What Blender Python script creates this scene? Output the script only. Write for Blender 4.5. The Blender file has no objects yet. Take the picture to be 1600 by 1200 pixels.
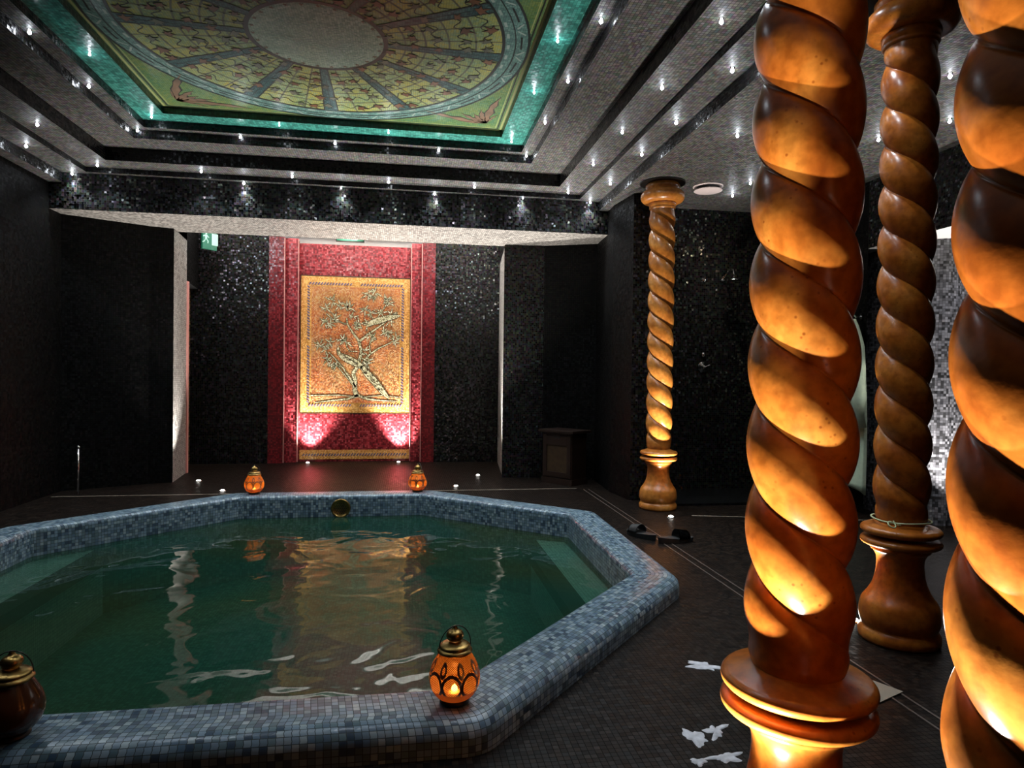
import bpy, bmesh, math, random
from mathutils import Vector, Matrix
random.seed(7)
C = bpy.context.scene.collection
PI = math.pi
sc = bpy.context.scene

# ------------------------------------------------------------------ helpers
def tag(o, label=None, cat=None, group=None, kind=None):
    if label: o['label'] = label
    if cat: o['category'] = cat
    if group: o['group'] = group
    if kind: o['kind'] = kind
    return o

def empty(name, loc, rz=0.0):
    o = bpy.data.objects.new(name, None)
    o.empty_display_size = 0.05
    C.objects.link(o); o.location = loc; o.rotation_euler = (0, 0, rz)
    return o

def obj(name, bm, mat, parent=None, smooth=False, uv=True):
    if uv and not bm.loops.layers.uv.active:
        boxuv(bm)
    me = bpy.data.meshes.new(name)
    bm.normal_update()
    bm.to_mesh(me); bm.free()
    mats = mat if isinstance(mat, (list, tuple)) else [mat]
    for m in mats: me.materials.append(m)
    if smooth:
        for p in me.polygons: p.use_smooth = True
    o = bpy.data.objects.new(name, me)
    C.objects.link(o)
    if parent: o.parent = parent
    return o

def boxuv(bm):
    L = bm.loops.layers.uv.new('UVMap')
    bm.normal_update()
    for f in bm.faces:
        n = f.normal; a = (abs(n.x), abs(n.y), abs(n.z)); k = a.index(max(a))
        for l in f.loops:
            c = l.vert.co
            l[L].uv = ((c.y, c.z) if k == 0 else (c.x, c.z) if k == 1 else (c.x, c.y))

def box(bm, c, s, rz=0.0, bev=0.0):
    M = Matrix.Translation(c) @ Matrix.Rotation(rz, 4, 'Z') @ Matrix.Diagonal((s[0], s[1], s[2], 1))
    r = bmesh.ops.create_cube(bm, size=1, matrix=M)
    if bev > 0:
        es = {e for v in r['verts'] for e in v.link_edges}
        bmesh.ops.bevel(bm, geom=list(es), offset=bev, segments=2, affect='EDGES', profile=0.7)
    return r['verts']

def tube(bm, pts, rad, n=8, cap=True):
    pts = [Vector(p) for p in pts]
    rings = []
    for i, p in enumerate(pts):
        t = (pts[min(i+1, len(pts)-1)] - pts[max(i-1, 0)]).normalized()
        a = t.cross(Vector((0, 0, 1)))
        if a.length < 1e-3: a = t.cross(Vector((1, 0, 0)))
        a.normalize(); b = t.cross(a)
        r = rad[i] if isinstance(rad, (list, tuple)) else rad
        rings.append([bm.verts.new(p + (a*math.cos(2*PI*k/n) + b*math.sin(2*PI*k/n))*r) for k in range(n)])
    for r0, r1 in zip(rings, rings[1:]):
        for k in range(n):
            bm.faces.new((r0[k], r0[(k+1) % n], r1[(k+1) % n], r1[k]))
    if cap:
        bm.faces.new(rings[0][::-1]); bm.faces.new(rings[-1])

def lathe(bm, prof, n=64, c=(0, 0, 0)):
    """prof: list of (r,z) bottom to top"""
    rings = []
    for r, z in prof:
        if r < 1e-5:
            rings.append([bm.verts.new((c[0], c[1], c[2]+z))])
        else:
            rings.append([bm.verts.new((c[0]+r*math.cos(2*PI*k/n), c[1]+r*math.sin(2*PI*k/n), c[2]+z)) for k in range(n)])
    for a, b in zip(rings, rings[1:]):
        if len(a) == 1 and len(b) == 1: continue
        for k in range(n):
            if len(a) == 1: bm.faces.new((a[0], b[(k+1) % n], b[k]))
            elif len(b) == 1: bm.faces.new((a[k], a[(k+1) % n], b[0]))
            else: bm.faces.new((a[k], a[(k+1) % n], b[(k+1) % n], b[k]))

def latheuv(bm, prof_len_scale=1.0):
    L = bm.loops.layers.uv.new('UVMap')
    for f in bm.faces:
        cs = f.calc_center_median(); a0 = math.atan2(cs.y, cs.x)
        for l in f.loops:
            c = l.vert.co
            a = math.atan2(c.y, c.x)
            if a-a0 > PI: a -= 2*PI
            if a-a0 < -PI: a += 2*PI
            if abs(c.x)+abs(c.y) < 1e-6: a = a0
            l[L].uv = (a/(2*PI), c.z)

def poly(bm, pts, z=None):
    vs = [bm.verts.new(p if z is None else (p[0], p[1], z)) for p in pts]
    return bm.faces.new(vs)

def smooth_prof(p, n=6):
    out = []
    for i in range(len(p)-1):
        p0 = p[max(i-1, 0)]; p1 = p[i]; p2 = p[i+1]; p3 = p[min(i+2, len(p)-1)]
        for k in range(n):
            t = k/n
            out.append(tuple(0.5*((2*p1[j]) + (-p0[j]+p2[j])*t + (2*p0[j]-5*p1[j]+4*p2[j]-p3[j])*t*t + (-p0[j]+3*p1[j]-3*p2[j]+p3[j])*t**3) for j in range(2)))
    out.append(p[-1])
    return out

# ------------------------------------------------------------------ materials
def newmat(name):
    m = bpy.data.materials.new(name); m.use_nodes = True
    nt = m.node_tree; nt.nodes.clear()
    out = nt.nodes.new('ShaderNodeOutputMaterial')
    return m, nt, out

def N(nt, t, **kw):
    n = nt.nodes.new(t)
    for k, v in kw.items(): setattr(n, k, v)
    return n

def ramp(nt, fac, stops, interp='LINEAR'):
    r = N(nt, 'ShaderNodeValToRGB'); cr = r.color_ramp; cr.interpolation = interp
    while len(cr.elements) < len(stops): cr.elements.new(0.5)
    for e, (p, c) in zip(cr.elements, stops):
        e.position = p; e.color = (c[0], c[1], c[2], 1)
    nt.links.new(fac, r.inputs['Fac'])
    return r.outputs['Color']

def math_(nt, op, a, b=None):
    n = N(nt, 'ShaderNodeMath', operation=op)
    for i, v in enumerate((a, b)):
        if v is None: continue
        if isinstance(v, (int, float)): n.inputs[i].default_value = v
        else: nt.links.new(v, n.inputs[i])
    return n.outputs[0]

def vmath(nt, op, a, b=None, s=None):
    n = N(nt, 'ShaderNodeVectorMath', operation=op)
    for i, v in enumerate((a, b)):
        if v is None: continue
        if isinstance(v, tuple): n.inputs[i].default_value = v
        else: nt.links.new(v, n.inputs[i])
    if s is not None: n.inputs['Scale'].default_value = s
    return n.outputs[0]

def mix(nt, fac, a, b, blend='MIX'):
    n = N(nt, 'ShaderNodeMix', data_type='RGBA', blend_type=blend)
    if isinstance(fac, (int, float)): n.inputs[0].default_value = fac
    else: nt.links.new(fac, n.inputs[0])
    for i, v in ((6, a), (7, b)):
        if isinstance(v, tuple): n.inputs[i].default_value = (v[0], v[1], v[2], 1)
        else: nt.links.new(v, n.inputs[i])
    return n.outputs[2]

def mosaic(name, cols, grout=(.02, .018, .015), tile=.02, rough=.25, tilt=.10, irid=0.0, metal=0.0,
           big=None, bigscale=1.5, gw=.07, spec=.5, sat=1.0):
    m, nt, out = newmat(name)
    uv = N(nt, 'ShaderNodeUVMap').outputs[0]
    s = vmath(nt, 'SCALE', uv, s=1.0/tile)
    fl = vmath(nt, 'FLOOR', s); fr = vmath(nt, 'FRACTION', s)
    wn = N(nt, 'ShaderNodeTexWhiteNoise', noise_dimensions='3D'); nt.links.new(fl, wn.inputs['Vector'])
    wn2 = N(nt, 'ShaderNodeTexWhiteNoise', noise_dimensions='3D')
    nt.links.new(vmath(nt, 'ADD', fl, (17.3, 41.1, 5.7)), wn2.inputs['Vector'])
    k = len(cols)
    col = ramp(nt, wn.outputs['Value'], [(i/k, c) for i, c in enumerate(cols)], 'CONSTANT')
    if big:
        nz = N(nt, 'ShaderNodeTexNoise'); nz.inputs['Scale'].default_value = bigscale; nz.inputs['Detail'].default_value = 3
        nt.links.new(vmath(nt, 'SCALE', fl, s=tile), nz.inputs['Vector'])
        f = ramp(nt, nz.outputs['Fac'], [(.42, (0, 0, 0)), (.62, (1, 1, 1))])
        kk = len(big)
        col2 = ramp(nt, wn.outputs['Value'], [(i/kk, c) for i, c in enumerate(big)], 'CONSTANT')
        col = mix(nt, f, col, col2)
    if irid > 0:
        hs = N(nt, 'ShaderNodeCombineColor', mode='HSV')
        nt.links.new(wn2.outputs['Value'], hs.inputs[0]); hs.inputs[1].default_value = .55*sat; hs.inputs[2].default_value = irid
        col = mix(nt, math_(nt, 'MULTIPLY', wn.outputs['Value'], .8), col, hs.outputs[0])
    sp = N(nt, 'ShaderNodeSeparateXYZ'); nt.links.new(fr, sp.inputs[0])
    g = math_(nt, 'MAXIMUM', math_(nt, 'LESS_THAN', sp.outputs[0], gw), math_(nt, 'LESS_THAN', sp.outputs[1], gw))
    col = mix(nt, g, col, grout)
    p = N(nt, 'ShaderNodeBsdfPrincipled')
    nt.links.new(col, p.inputs['Base Color'])
    nt.links.new(math_(nt, 'ADD', math_(nt, 'MULTIPLY', g, .5), rough), p.inputs['Roughness'])
    nt.links.new(math_(nt, 'MULTIPLY', math_(nt, 'SUBTRACT', 1.0, g), metal), p.inputs['Metallic'])
    p.inputs['Specular IOR Level'].default_value = spec
    geo = N(nt, 'ShaderNodeNewGeometry')
    d = vmath(nt, 'SCALE', vmath(nt, 'SUBTRACT', wn2.outputs['Color'], (.5, .5, .5)), s=tilt)
    nn = vmath(nt, 'NORMALIZE', vmath(nt, 'ADD', geo.outputs['Normal'], d))
    nt.links.new(nn, p.inputs['Normal'])
    nt.links.new(p.outputs[0], out.inputs[0])
    return m

def plain(name, col, rough=.5, metal=0.0, emit=None, es=0.0, noise=0.0, nscale=8, coat=0.0, bump=0.0):
    m, nt, out = newmat(name)
    p = N(nt, 'ShaderNodeBsdfPrincipled')
    p.inputs['Roughness'].default_value = rough; p.inputs['Metallic'].default_value = metal
    p.inputs['Coat Weight'].default_value = coat
    tc = N(nt, 'ShaderNodeTexCoord')
    nz = N(nt, 'ShaderNodeTexNoise'); nz.inputs['Scale'].default_value = nscale; nz.inputs['Detail'].default_value = 4
    nt.links.new(tc.outputs['Object'], nz.inputs['Vector'])
    lo = tuple(c*(1-noise) for c in col); hi = tuple(min(1, c*(1+noise)) for c in col)
    nt.links.new(ramp(nt, nz.outputs['Fac'], [(.3, lo), (.7, hi)]), p.inputs['Base Color'])
    if bump:
        b = N(nt, 'ShaderNodeBump'); b.inputs['Strength'].default_value = bump; b.inputs['Distance'].default_value = .01
        nt.links.new(nz.outputs['Fac'], b.inputs['Height']); nt.links.new(b.outputs[0], p.inputs['Normal'])
    if emit:
        p.inputs['Emission Color'].default_value = (*emit, 1); p.inputs['Emission Strength'].default_value = es
    nt.links.new(p.outputs[0], out.inputs[0])
    return m

def column_stone(name, dark, midc, light, rough=.28):
    m, nt, out = newmat(name)
    tc = N(nt, 'ShaderNodeTexCoord')
    a = N(nt, 'ShaderNodeTexNoise'); a.inputs['Scale'].default_value = 5; a.inputs['Detail'].default_value = 6; a.inputs['Distortion'].default_value = .8
    b = N(nt, 'ShaderNodeTexNoise'); b.inputs['Scale'].default_value = 38; b.inputs['Detail'].default_value = 5
    v = N(nt, 'ShaderNodeTexVoronoi'); v.inputs['Scale'].default_value = 55
    for n in (a, b, v): nt.links.new(tc.outputs['Object'], n.inputs['Vector'])
    col = ramp(nt, a.outputs['Fac'], [(.3, dark), (.5, midc), (.72, light)])
    fine = ramp(nt, b.outputs['Fac'], [(.35, (.72, .68, .62)), (.6, (1.05, 1.05, 1.05))])
    col = mix(nt, 1.0, col, fine, 'MULTIPLY')
    pit = ramp(nt, v.outputs['Distance'], [(.10, (.55, .4, .3)), (.22, (1, 1, 1))])
    msk = ramp(nt, a.outputs['Fac'], [(.5, (0, 0, 0)), (.6, (1, 1, 1))])
    col = mix(nt, msk, col, mix(nt, 1.0, col, pit, 'MULTIPLY'))
    p = N(nt, 'ShaderNodeBsdfPrincipled')
    nt.links.new(col, p.inputs['Base Color']); p.inputs['Roughness'].default_value = rough
    p.inputs['Specular IOR Level'].default_value = .5
    bp = N(nt, 'ShaderNodeBump'); bp.inputs['Strength'].default_value = .12; bp.inputs['Distance'].default_value = .004
    nt.links.new(b.outputs['Fac'], bp.inputs['Height']); nt.links.new(bp.outputs[0], p.inputs['Normal'])
    nt.links.new(p.outputs[0], out.inputs[0])
    return m

def emis(name, col, s):
    m, nt, out = newmat(name)
    e = N(nt, 'ShaderNodeEmission'); e.inputs[0].default_value = (*col, 1); e.inputs[1].default_value = s
    nt.links.new(e.outputs[0], out.inputs[0])
    return m

M = {}
GRY = [(.030, .028, .026), (.055, .05, .045), (.085, .078, .07), (.12, .11, .10), (.05, .045, .04), (.15, .14, .13)]
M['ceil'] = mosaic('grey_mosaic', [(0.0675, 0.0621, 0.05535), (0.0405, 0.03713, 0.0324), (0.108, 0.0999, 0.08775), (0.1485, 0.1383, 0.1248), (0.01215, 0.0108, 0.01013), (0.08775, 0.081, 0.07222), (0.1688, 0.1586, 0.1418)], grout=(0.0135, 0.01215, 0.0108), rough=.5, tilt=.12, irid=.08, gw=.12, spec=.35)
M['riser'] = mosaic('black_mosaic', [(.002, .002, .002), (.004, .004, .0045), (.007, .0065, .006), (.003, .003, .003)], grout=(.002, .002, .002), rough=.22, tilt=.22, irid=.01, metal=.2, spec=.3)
M['wall'] = mosaic('dark_glitter_mosaic', [(0.0028, 0.00259, 0.0021), (0.007, 0.00595, 0.00455), (0.014, 0.0112, 0.0084), (0.0042, 0.00385, 0.0035), (0.0224, 0.0182, 0.0126)],
                   grout=(0.0021, 0.00196, 0.0014), rough=.24, tilt=.55, irid=.035, metal=.45, gw=.11, spec=.35)
M['wallb'] = mosaic('black_wall_mosaic', [(.001, .001, .001), (.0022, .002, .0018), (.004, .0035, .003), (.007, .006, .0045)],
                    grout=(.001, .001, .001), rough=.5, tilt=.3, irid=.003, metal=.0, gw=.11, spec=.10)
M['soffit'] = mosaic('beige_soffit_mosaic', [(.15, .14, .125), (.24, .225, .20), (.10, .09, .08), (.30, .28, .25)], grout=(.06, .055, .05), rough=.45, tilt=.12, gw=.12)
M['pier'] = mosaic('pale_jamb_mosaic', [(.14, .13, .12), (.28, .265, .24), (.42, .40, .37), (.34, .33, .31)], rough=.35, tilt=.12)
M['strip'] = mosaic('pale_streaked_mosaic', [(0.0336, 0.0336, 0.0364), (0.168, 0.168, 0.1848), (0.1008, 0.1008, 0.112), (0.2352, 0.2352, 0.2576)], rough=.3, tilt=.25)
M['floor'] = mosaic('dark_brown_floor_mosaic', [(0.004224, 0.00231, 0.001432), (0.00792, 0.004389, 0.00266), (0.01188, 0.007161, 0.004501), (0.005808, 0.003234, 0.002046), (0.001848, 0.001155, 0.0008184), (0.01637, 0.01063, 0.006958)],
                    grout=(0.00264, 0.001848, 0.001228), rough=.40, tilt=.10, spec=.14, gw=.10)
M['rim'] = mosaic('blue_grey_rim_mosaic', [(0.0868, 0.1426, 0.1984), (0.1364, 0.2046, 0.2604), (0.1984, 0.2728, 0.3224), (0.1116, 0.1736, 0.1984), (0.0372, 0.0682, 0.1054), (0.2604, 0.3348, 0.3596), (0.1612, 0.2356, 0.2976), (0.0744, 0.124, 0.1488)],
                  grout=(0.031, 0.0434, 0.0434), rough=.28, tilt=.10, irid=.0, gw=.10)
M['basin'] = mosaic('teal_basin_mosaic', [(.05, .17, .14), (.08, .24, .19), (.06, .20, .17), (.11, .30, .25)], grout=(.04, .12, .10), rough=.4, tilt=.05)
M['bench'] = mosaic('pale_bench_mosaic', [(.72, .76, .76), (.80, .84, .84), (.62, .68, .68)], grout=(.12, .22, .2), rough=.4, tilt=.05)
M['nosing'] = plain('dark_nosing', (.012, .018, .016), .5)
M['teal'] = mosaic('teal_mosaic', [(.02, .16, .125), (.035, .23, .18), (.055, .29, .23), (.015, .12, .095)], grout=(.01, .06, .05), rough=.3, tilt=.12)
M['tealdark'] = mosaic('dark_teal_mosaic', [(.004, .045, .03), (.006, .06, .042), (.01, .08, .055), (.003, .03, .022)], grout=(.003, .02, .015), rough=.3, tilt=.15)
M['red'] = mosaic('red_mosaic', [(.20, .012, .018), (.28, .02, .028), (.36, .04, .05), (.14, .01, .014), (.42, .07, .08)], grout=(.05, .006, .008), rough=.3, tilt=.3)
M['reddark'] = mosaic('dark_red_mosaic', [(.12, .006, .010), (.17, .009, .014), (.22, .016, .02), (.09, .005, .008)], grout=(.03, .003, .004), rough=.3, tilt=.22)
M['pinkline'] = plain('pink_corner_bead', (.55, .25, .22), .5)
M['murframe'] = mosaic('golden_border_mosaic', [(.72, .36, .08), (.85, .46, .12), (.62, .28, .06), (.92, .56, .20)], grout=(.28, .13, .04), tile=.013, rough=.3, tilt=.2)
M['murfield'] = mosaic('orange_field_mosaic', [(0.595, 0.187, 0.051), (0.68, 0.272, 0.085), (0.493, 0.1275, 0.0425), (0.6375, 0.357, 0.187), (0.408, 0.119, 0.051)],
                       big=[(0.595, 0.34, 0.119), (0.527, 0.221, 0.068), (0.629, 0.408, 0.204), (0.4675, 0.17, 0.0595)], bigscale=2.2, grout=(0.255, 0.102, 0.0425), tile=.013, rough=.3, tilt=.25)
M['braid'] = plain('violet_braid_tiles', (.10, .08, .16), .35, noise=.4, nscale=60)
M['braidl'] = plain('pale_braid_tiles', (.45, .36, .34), .35, noise=.3, nscale=60)
M['murtree'] = mosaic('olive_tree_mosaic', [(.55, .52, .30), (.75, .70, .45), (.25, .22, .11), (.65, .62, .40)], grout=(.06, .05, .02), tile=.012, rough=.35, tilt=.15)
M['murdark'] = plain('dark_outline_tiles', (.05, .035, .015), .4)
M['murleaf'] = mosaic('pale_leaf_mosaic', [(.80, .76, .50), (.60, .60, .36), (.32, .30, .15), (.90, .84, .60)], grout=(.10, .08, .04), tile=.012, rough=.35, tilt=.15)
M['white'] = plain('white_plaster', (.8, .78, .75), .7)
M['medfield'] = mosaic('green_medallion_mosaic', [(0.057, 0.132, 0.036), (0.0798, 0.1716, 0.054), (0.0456, 0.1452, 0.072), (0.114, 0.198, 0.06)], big=[(0.1254, 0.1848, 0.042), (0.1596, 0.2112, 0.06), (0.0684, 0.1584, 0.06)], bigscale=3, grout=(0.0285, 0.0594, 0.018), tile=.015, rough=.35, tilt=.1)
M['medglass'] = mosaic('yellow_green_glass_mosaic', [(0.2688, 0.3238, 0.1024), (0.192, 0.2797, 0.1024), (0.1536, 0.2502, 0.128), (0.2304, 0.3386, 0.1792)],
                       big=[(0.3712, 0.368, 0.0768), (0.32, 0.3386, 0.1024), (0.2816, 0.3533, 0.1792), (0.3968, 0.3533, 0.064)], bigscale=5, grout=(0.0768, 0.09568, 0.032), tile=.015, rough=.35, tilt=.1)
M['medspoke'] = mosaic('blue_green_spoke_mosaic', [(.014, .06, .06), (.025, .09, .085), (.010, .045, .05), (.04, .12, .11)], grout=(.01, .03, .03), tile=.015, rough=.35, tilt=.1)
M['medring'] = mosaic('grey_teal_ring_mosaic', [(.09, .20, .17), (.13, .26, .22), (.07, .15, .14)], grout=(.03, .06, .05), tile=.015, rough=.35, tilt=.1)
M['medhub'] = mosaic('pale_grey_hub_mosaic', [(0.2392, 0.3456, 0.2592), (0.2944, 0.4104, 0.3072), (0.2024, 0.3024, 0.2304), (0.3496, 0.4536, 0.3552)], grout=(0.1288, 0.1944, 0.144), tile=.015, rough=.35, tilt=.2)
M['meddark'] = plain('black_outline_tiles', (.006, .010, .008), .4)
M['medpale'] = plain('pale_ornament_tiles', (.28, .36, .32), .4)
M['medleaf'] = plain('rust_leaf_tiles', (.13, .055, .02), .4, noise=.4, nscale=12)
M['medleafd'] = plain('grey_leaf_tiles', (.09, .10, .06), .4, noise=.4, nscale=12)
M['medacan'] = plain('brown_scroll_tiles', (.14, .085, .045), .4, noise=.3, nscale=12)
M['medyel'] = plain('yellow_line_tiles', (.30, .32, .12), .4)
M['col'] = column_stone('orange_marble', (.33, .075, .008), (.47, .135, .016), (.62, .24, .038))
M['colwood'] = column_stone('honey_marble', (.34, .10, .014), (.46, .16, .026), (.56, .24, .05))
M['brass'] = plain('aged_brass', (.30, .19, .06), .32, 1.0, noise=.45, nscale=30)
M['black'] = plain('black_metal_and_shadow', (.008, .007, .006), .4)
M['darkwood'] = plain('dark_walnut', (.011, .0045, .0022), .4, noise=.4, nscale=14)
M['darkpanel'] = plain('brown_panel', (.030, .017, .006), .45, noise=.4, nscale=18)
M['chrome'] = plain('chrome', (.8, .8, .8), .12, 1.0)
M['rubber'] = plain('black_rubber', (.006, .007, .007), .6)
M['robe'] = plain('pale_green_terry', (.55, .66, .48), .9, noise=.08, nscale=40)
M['cord'] = plain('pale_green_cord', (.55, .62, .35), .8)
M['signg'] = plain('exit_green', (.008, .08, .045), .4, emit=(.02, .35, .2), es=.08)
M['signw'] = plain('exit_pictogram', (.25, .4, .32), .4, emit=(.6, 1, .75), es=.12)
M['whitish'] = plain('whitish_patch', (.62, .62, .65), .6, noise=.25, nscale=40)
M['plastic'] = plain('pinkish_white_plastic', (.62, .52, .50), .5)
M['crystal'] = emis('crystal_light', (.86, .92, 1.0), 38)
M['lens'] = emis('floor_light_lens', (1.0, .95, .88), 14)
M['flame'] = emis('candle_flame', (1.0, .72, .48), 80)
M['wax'] = plain('candle_wax', (.8, .6, .4), .6)
M['brownline'] = plain('pale_trim_line', (.28, .24, .18), .5)
M['drain'] = plain('brushed_drain_edge', (.16, .13, .11), .35, .5)
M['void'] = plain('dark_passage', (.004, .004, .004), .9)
M['goldwall'] = mosaic('gold_brown_mosaic', [(.10, .055, .015), (.16, .09, .025), (.06, .03, .010)], rough=.25, tilt=.3, metal=.3)

def lantern_glass():
    m, nt, out = newmat('amber_filigree_glass')
    uv = N(nt, 'ShaderNodeUVMap').outputs[0]
    sp = N(nt, 'ShaderNodeSeparateXYZ'); nt.links.new(uv, sp.inputs[0])
    u = math_(nt, 'MULTIPLY', sp.outputs[0], 8.0); v = sp.outputs[1]
    fu = math_(nt, 'SUBTRACT', math_(nt, 'FRACT', u), .5)
    fu2 = math_(nt, 'SUBTRACT', math_(nt, 'FRACT', math_(nt, 'ADD', u, .5)), .5)
    def dist(a, aw, vc, vh):
        x = math_(nt, 'MULTIPLY', a, 1.0/aw); y = math_(nt, 'MULTIPLY', math_(nt, 'SUBTRACT', v, vc), 1.0/vh)
        return math_(nt, 'SQRT', math_(nt, 'ADD', math_(nt, 'MULTIPLY', x, x), math_(nt, 'MULTIPLY', y, y)))
    def ring(d, r, w): return math_(nt, 'LESS_THAN', math_(nt, 'ABSOLUTE', math_(nt, 'SUBTRACT', d, r)), w)
    big = dist(fu, .5, .068, .034); small = dist(fu2, .17, .112, .018)
    lines = math_(nt, 'MAXIMUM', ring(big, .94, .13), ring(small, .85, .30))
    # fine mesh
    g1 = math_(nt, 'FRACT', math_(nt, 'ADD', math_(nt, 'MULTIPLY', sp.outputs[0], 64), math_(nt, 'MULTIPLY', v, 190)))
    g2 = math_(nt, 'FRACT', math_(nt, 'SUBTRACT', math_(nt, 'MULTIPLY', sp.outputs[0], 64), math_(nt, 'MULTIPLY', v, 190)))
    mesh = math_(nt, 'MAXIMUM', math_(nt, 'LESS_THAN', g1, .30), math_(nt, 'LESS_THAN', g2, .30))
    low = math_(nt, 'LESS_THAN', v, .045)
    mesh = math_(nt, 'MAXIMUM', mesh, low)
    lines = math_(nt, 'MULTIPLY', lines, math_(nt, 'SUBTRACT', 1.0, low))
    tr = N(nt, 'ShaderNodeBsdfTranslucent'); tr.inputs[0].default_value = (.85, .30, .045, 1)
    tp = N(nt, 'ShaderNodeBsdfTransparent'); tp.inputs[0].default_value = (.9, .34, .07, 1)
    a = N(nt, 'ShaderNodeMixShader'); a.inputs[0].default_value = .45
    nt.links.new(tr.outputs[0], a.inputs[1]); nt.links.new(tp.outputs[0], a.inputs[2])
    dk = N(nt, 'ShaderNodeBsdfPrincipled'); dk.inputs['Base Color'].default_value = (.05, .012, .004, 1); dk.inputs['Roughness'].default_value = .35
    dk2 = N(nt, 'ShaderNodeBsdfTranslucent'); dk2.inputs[0].default_value = (.07, .012, .002, 1)
    b = N(nt, 'ShaderNodeMixShader'); nt.links.new(math_(nt, 'MULTIPLY', mesh, .95), b.inputs[0])
    nt.links.new(a.outputs[0], b.inputs[1]); nt.links.new(dk2.outputs[0], b.inputs[2])
    c = N(nt, 'ShaderNodeMixShader'); nt.links.new(lines, c.inputs[0])
    nt.links.new(b.outputs[0], c.inputs[1]); nt.links.new(dk.outputs[0], c.inputs[2])
    gl = N(nt, 'ShaderNodeBsdfGlossy'); gl.inputs['Roughness'].default_value = .12
    d = N(nt, 'ShaderNodeMixShader'); d.inputs[0].default_value = .05
    nt.links.new(c.outputs[0], d.inputs[1]); nt.links.new(gl.outputs[0], d.inputs[2])
    nt.links.new(d.outputs[0], out.inputs[0])
    return m
M['amber'] = lantern_glass()
M['unlit'] = plain('dark_unlit_glass', (.05,.016,.006), .15)

def water_mat():
    m, nt, out = newmat('green_pool_water')
    tc = N(nt, 'ShaderNodeTexCoord')
    mp = N(nt, 'ShaderNodeMapping'); mp.inputs['Scale'].default_value = (1, 1, 1)
    nt.links.new(tc.outputs['Object'], mp.inputs[0])
    n1 = N(nt, 'ShaderNodeTexNoise'); n1.inputs['Scale'].default_value = 3.2; n1.inputs['Detail'].default_value = 2; n1.inputs['Distortion'].default_value = .6
    nt.links.new(mp.outputs[0], n1.inputs['Vector'])
    n2 = N(nt, 'ShaderNodeTexNoise'); n2.inputs['Scale'].default_value = 1.1; n2.inputs['Detail'].default_value = 1
    nt.links.new(mp.outputs[0], n2.inputs['Vector'])
    h = math_(nt, 'ADD', math_(nt, 'MULTIPLY', n1.outputs['Fac'], .75), n2.outputs['Fac'])
    b = N(nt, 'ShaderNodeBump'); b.inputs['Strength'].default_value = 1.0; b.inputs['Distance'].default_value = .022
    nt.links.new(h, b.inputs['Height'])
    fr = N(nt, 'ShaderNodeFresnel'); fr.inputs['IOR'].default_value = 1.33
    nt.links.new(b.outputs[0], fr.inputs['Normal'])
    tp = N(nt, 'ShaderNodeBsdfTransparent'); tp.inputs[0].default_value = (.40, .62, .52, 1)
    df = N(nt, 'ShaderNodeBsdfDiffuse'); df.inputs[0].default_value = (.035, .10, .062, 1)
    nt.links.new(mix(nt, ramp(nt, n2.outputs['Fac'], [(.4, (0, 0, 0)), (.6, (1, 1, 1))]), (.011, .044, .028), (.024, .040, .016)), df.inputs[0])
    a = N(nt, 'ShaderNodeMixShader'); a.inputs[0].default_value = .55
    nt.links.new(tp.outputs[0], a.inputs[1]); nt.links.new(df.outputs[0], a.inputs[2])
    gl = N(nt, 'ShaderNodeBsdfGlossy'); gl.inputs['Roughness'].default_value = .05
    nt.links.new(b.outputs[0], gl.inputs['Normal'])
    c = N(nt, 'ShaderNodeMixShader'); nt.links.new(fr.outputs[0], c.inputs[0])
    nt.links.new(a.outputs[0], c.inputs[1]); nt.links.new(gl.outputs[0], c.inputs[2])
    nt.links.new(c.outputs[0], out.inputs[0])
    return m
M['water'] = water_mat()

# ------------------------------------------------------------------ camera
yaw, pitch, roll, fpx = .1586, .0135, .0130, 1041.2
F = Vector((math.sin(yaw)*math.cos(pitch), math.cos(yaw)*math.cos(pitch), -math.sin(pitch)))
R0 = Vector((math.cos(yaw), -math.sin(yaw), 0)); U0 = R0.cross(F)
Rr = R0*math.cos(roll)+U0*math.sin(roll); Uu = -R0*math.sin(roll)+U0*math.cos(roll)
cam = bpy.data.cameras.new('camera'); co = bpy.data.objects.new('camera', cam); C.objects.link(co)
cam.sensor_width = 36; cam.lens = fpx/1600*36; cam.clip_start = .05
co.matrix_world = Matrix(((Rr.x, Uu.x, -F.x, 0), (Rr.y, Uu.y, -F.y, 0), (Rr.z, Uu.z, -F.z, 1.10), (0, 0, 0, 1)))
sc.camera = co

# ------------------------------------------------------------------ lights helpers
def plight(parent, loc, W, col=(.86, .92, 1), r=.012):
    l = bpy.data.lights.new('bulb', 'POINT'); l.energy = W; l.color = col; l.shadow_soft_size = r
    o = bpy.data.objects.new('bulb', l); C.objects.link(o); o.location = loc
    if parent: o.parent = parent
    return o
def slight(parent, loc, dirv, W, ang=60, blend=.6, col=(1, .93, .84), r=.02):
    l = bpy.data.lights.new('beam', 'SPOT'); l.energy = W; l.color = col; l.shadow_soft_size = r
    l.spot_size = math.radians(ang); l.spot_blend = blend
    o = bpy.data.objects.new('beam', l); C.objects.link(o); o.location = loc
    o.rotation_euler = Vector(dirv).to_track_quat('-Z', 'Y').to_euler()
    if parent: o.parent = parent
    return o

# ------------------------------------------------------------------ room shell
def struct(name, bm, mat, **k):
    o = obj(name, bm, mat, **k); o['kind'] = 'structure'; return o

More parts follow.
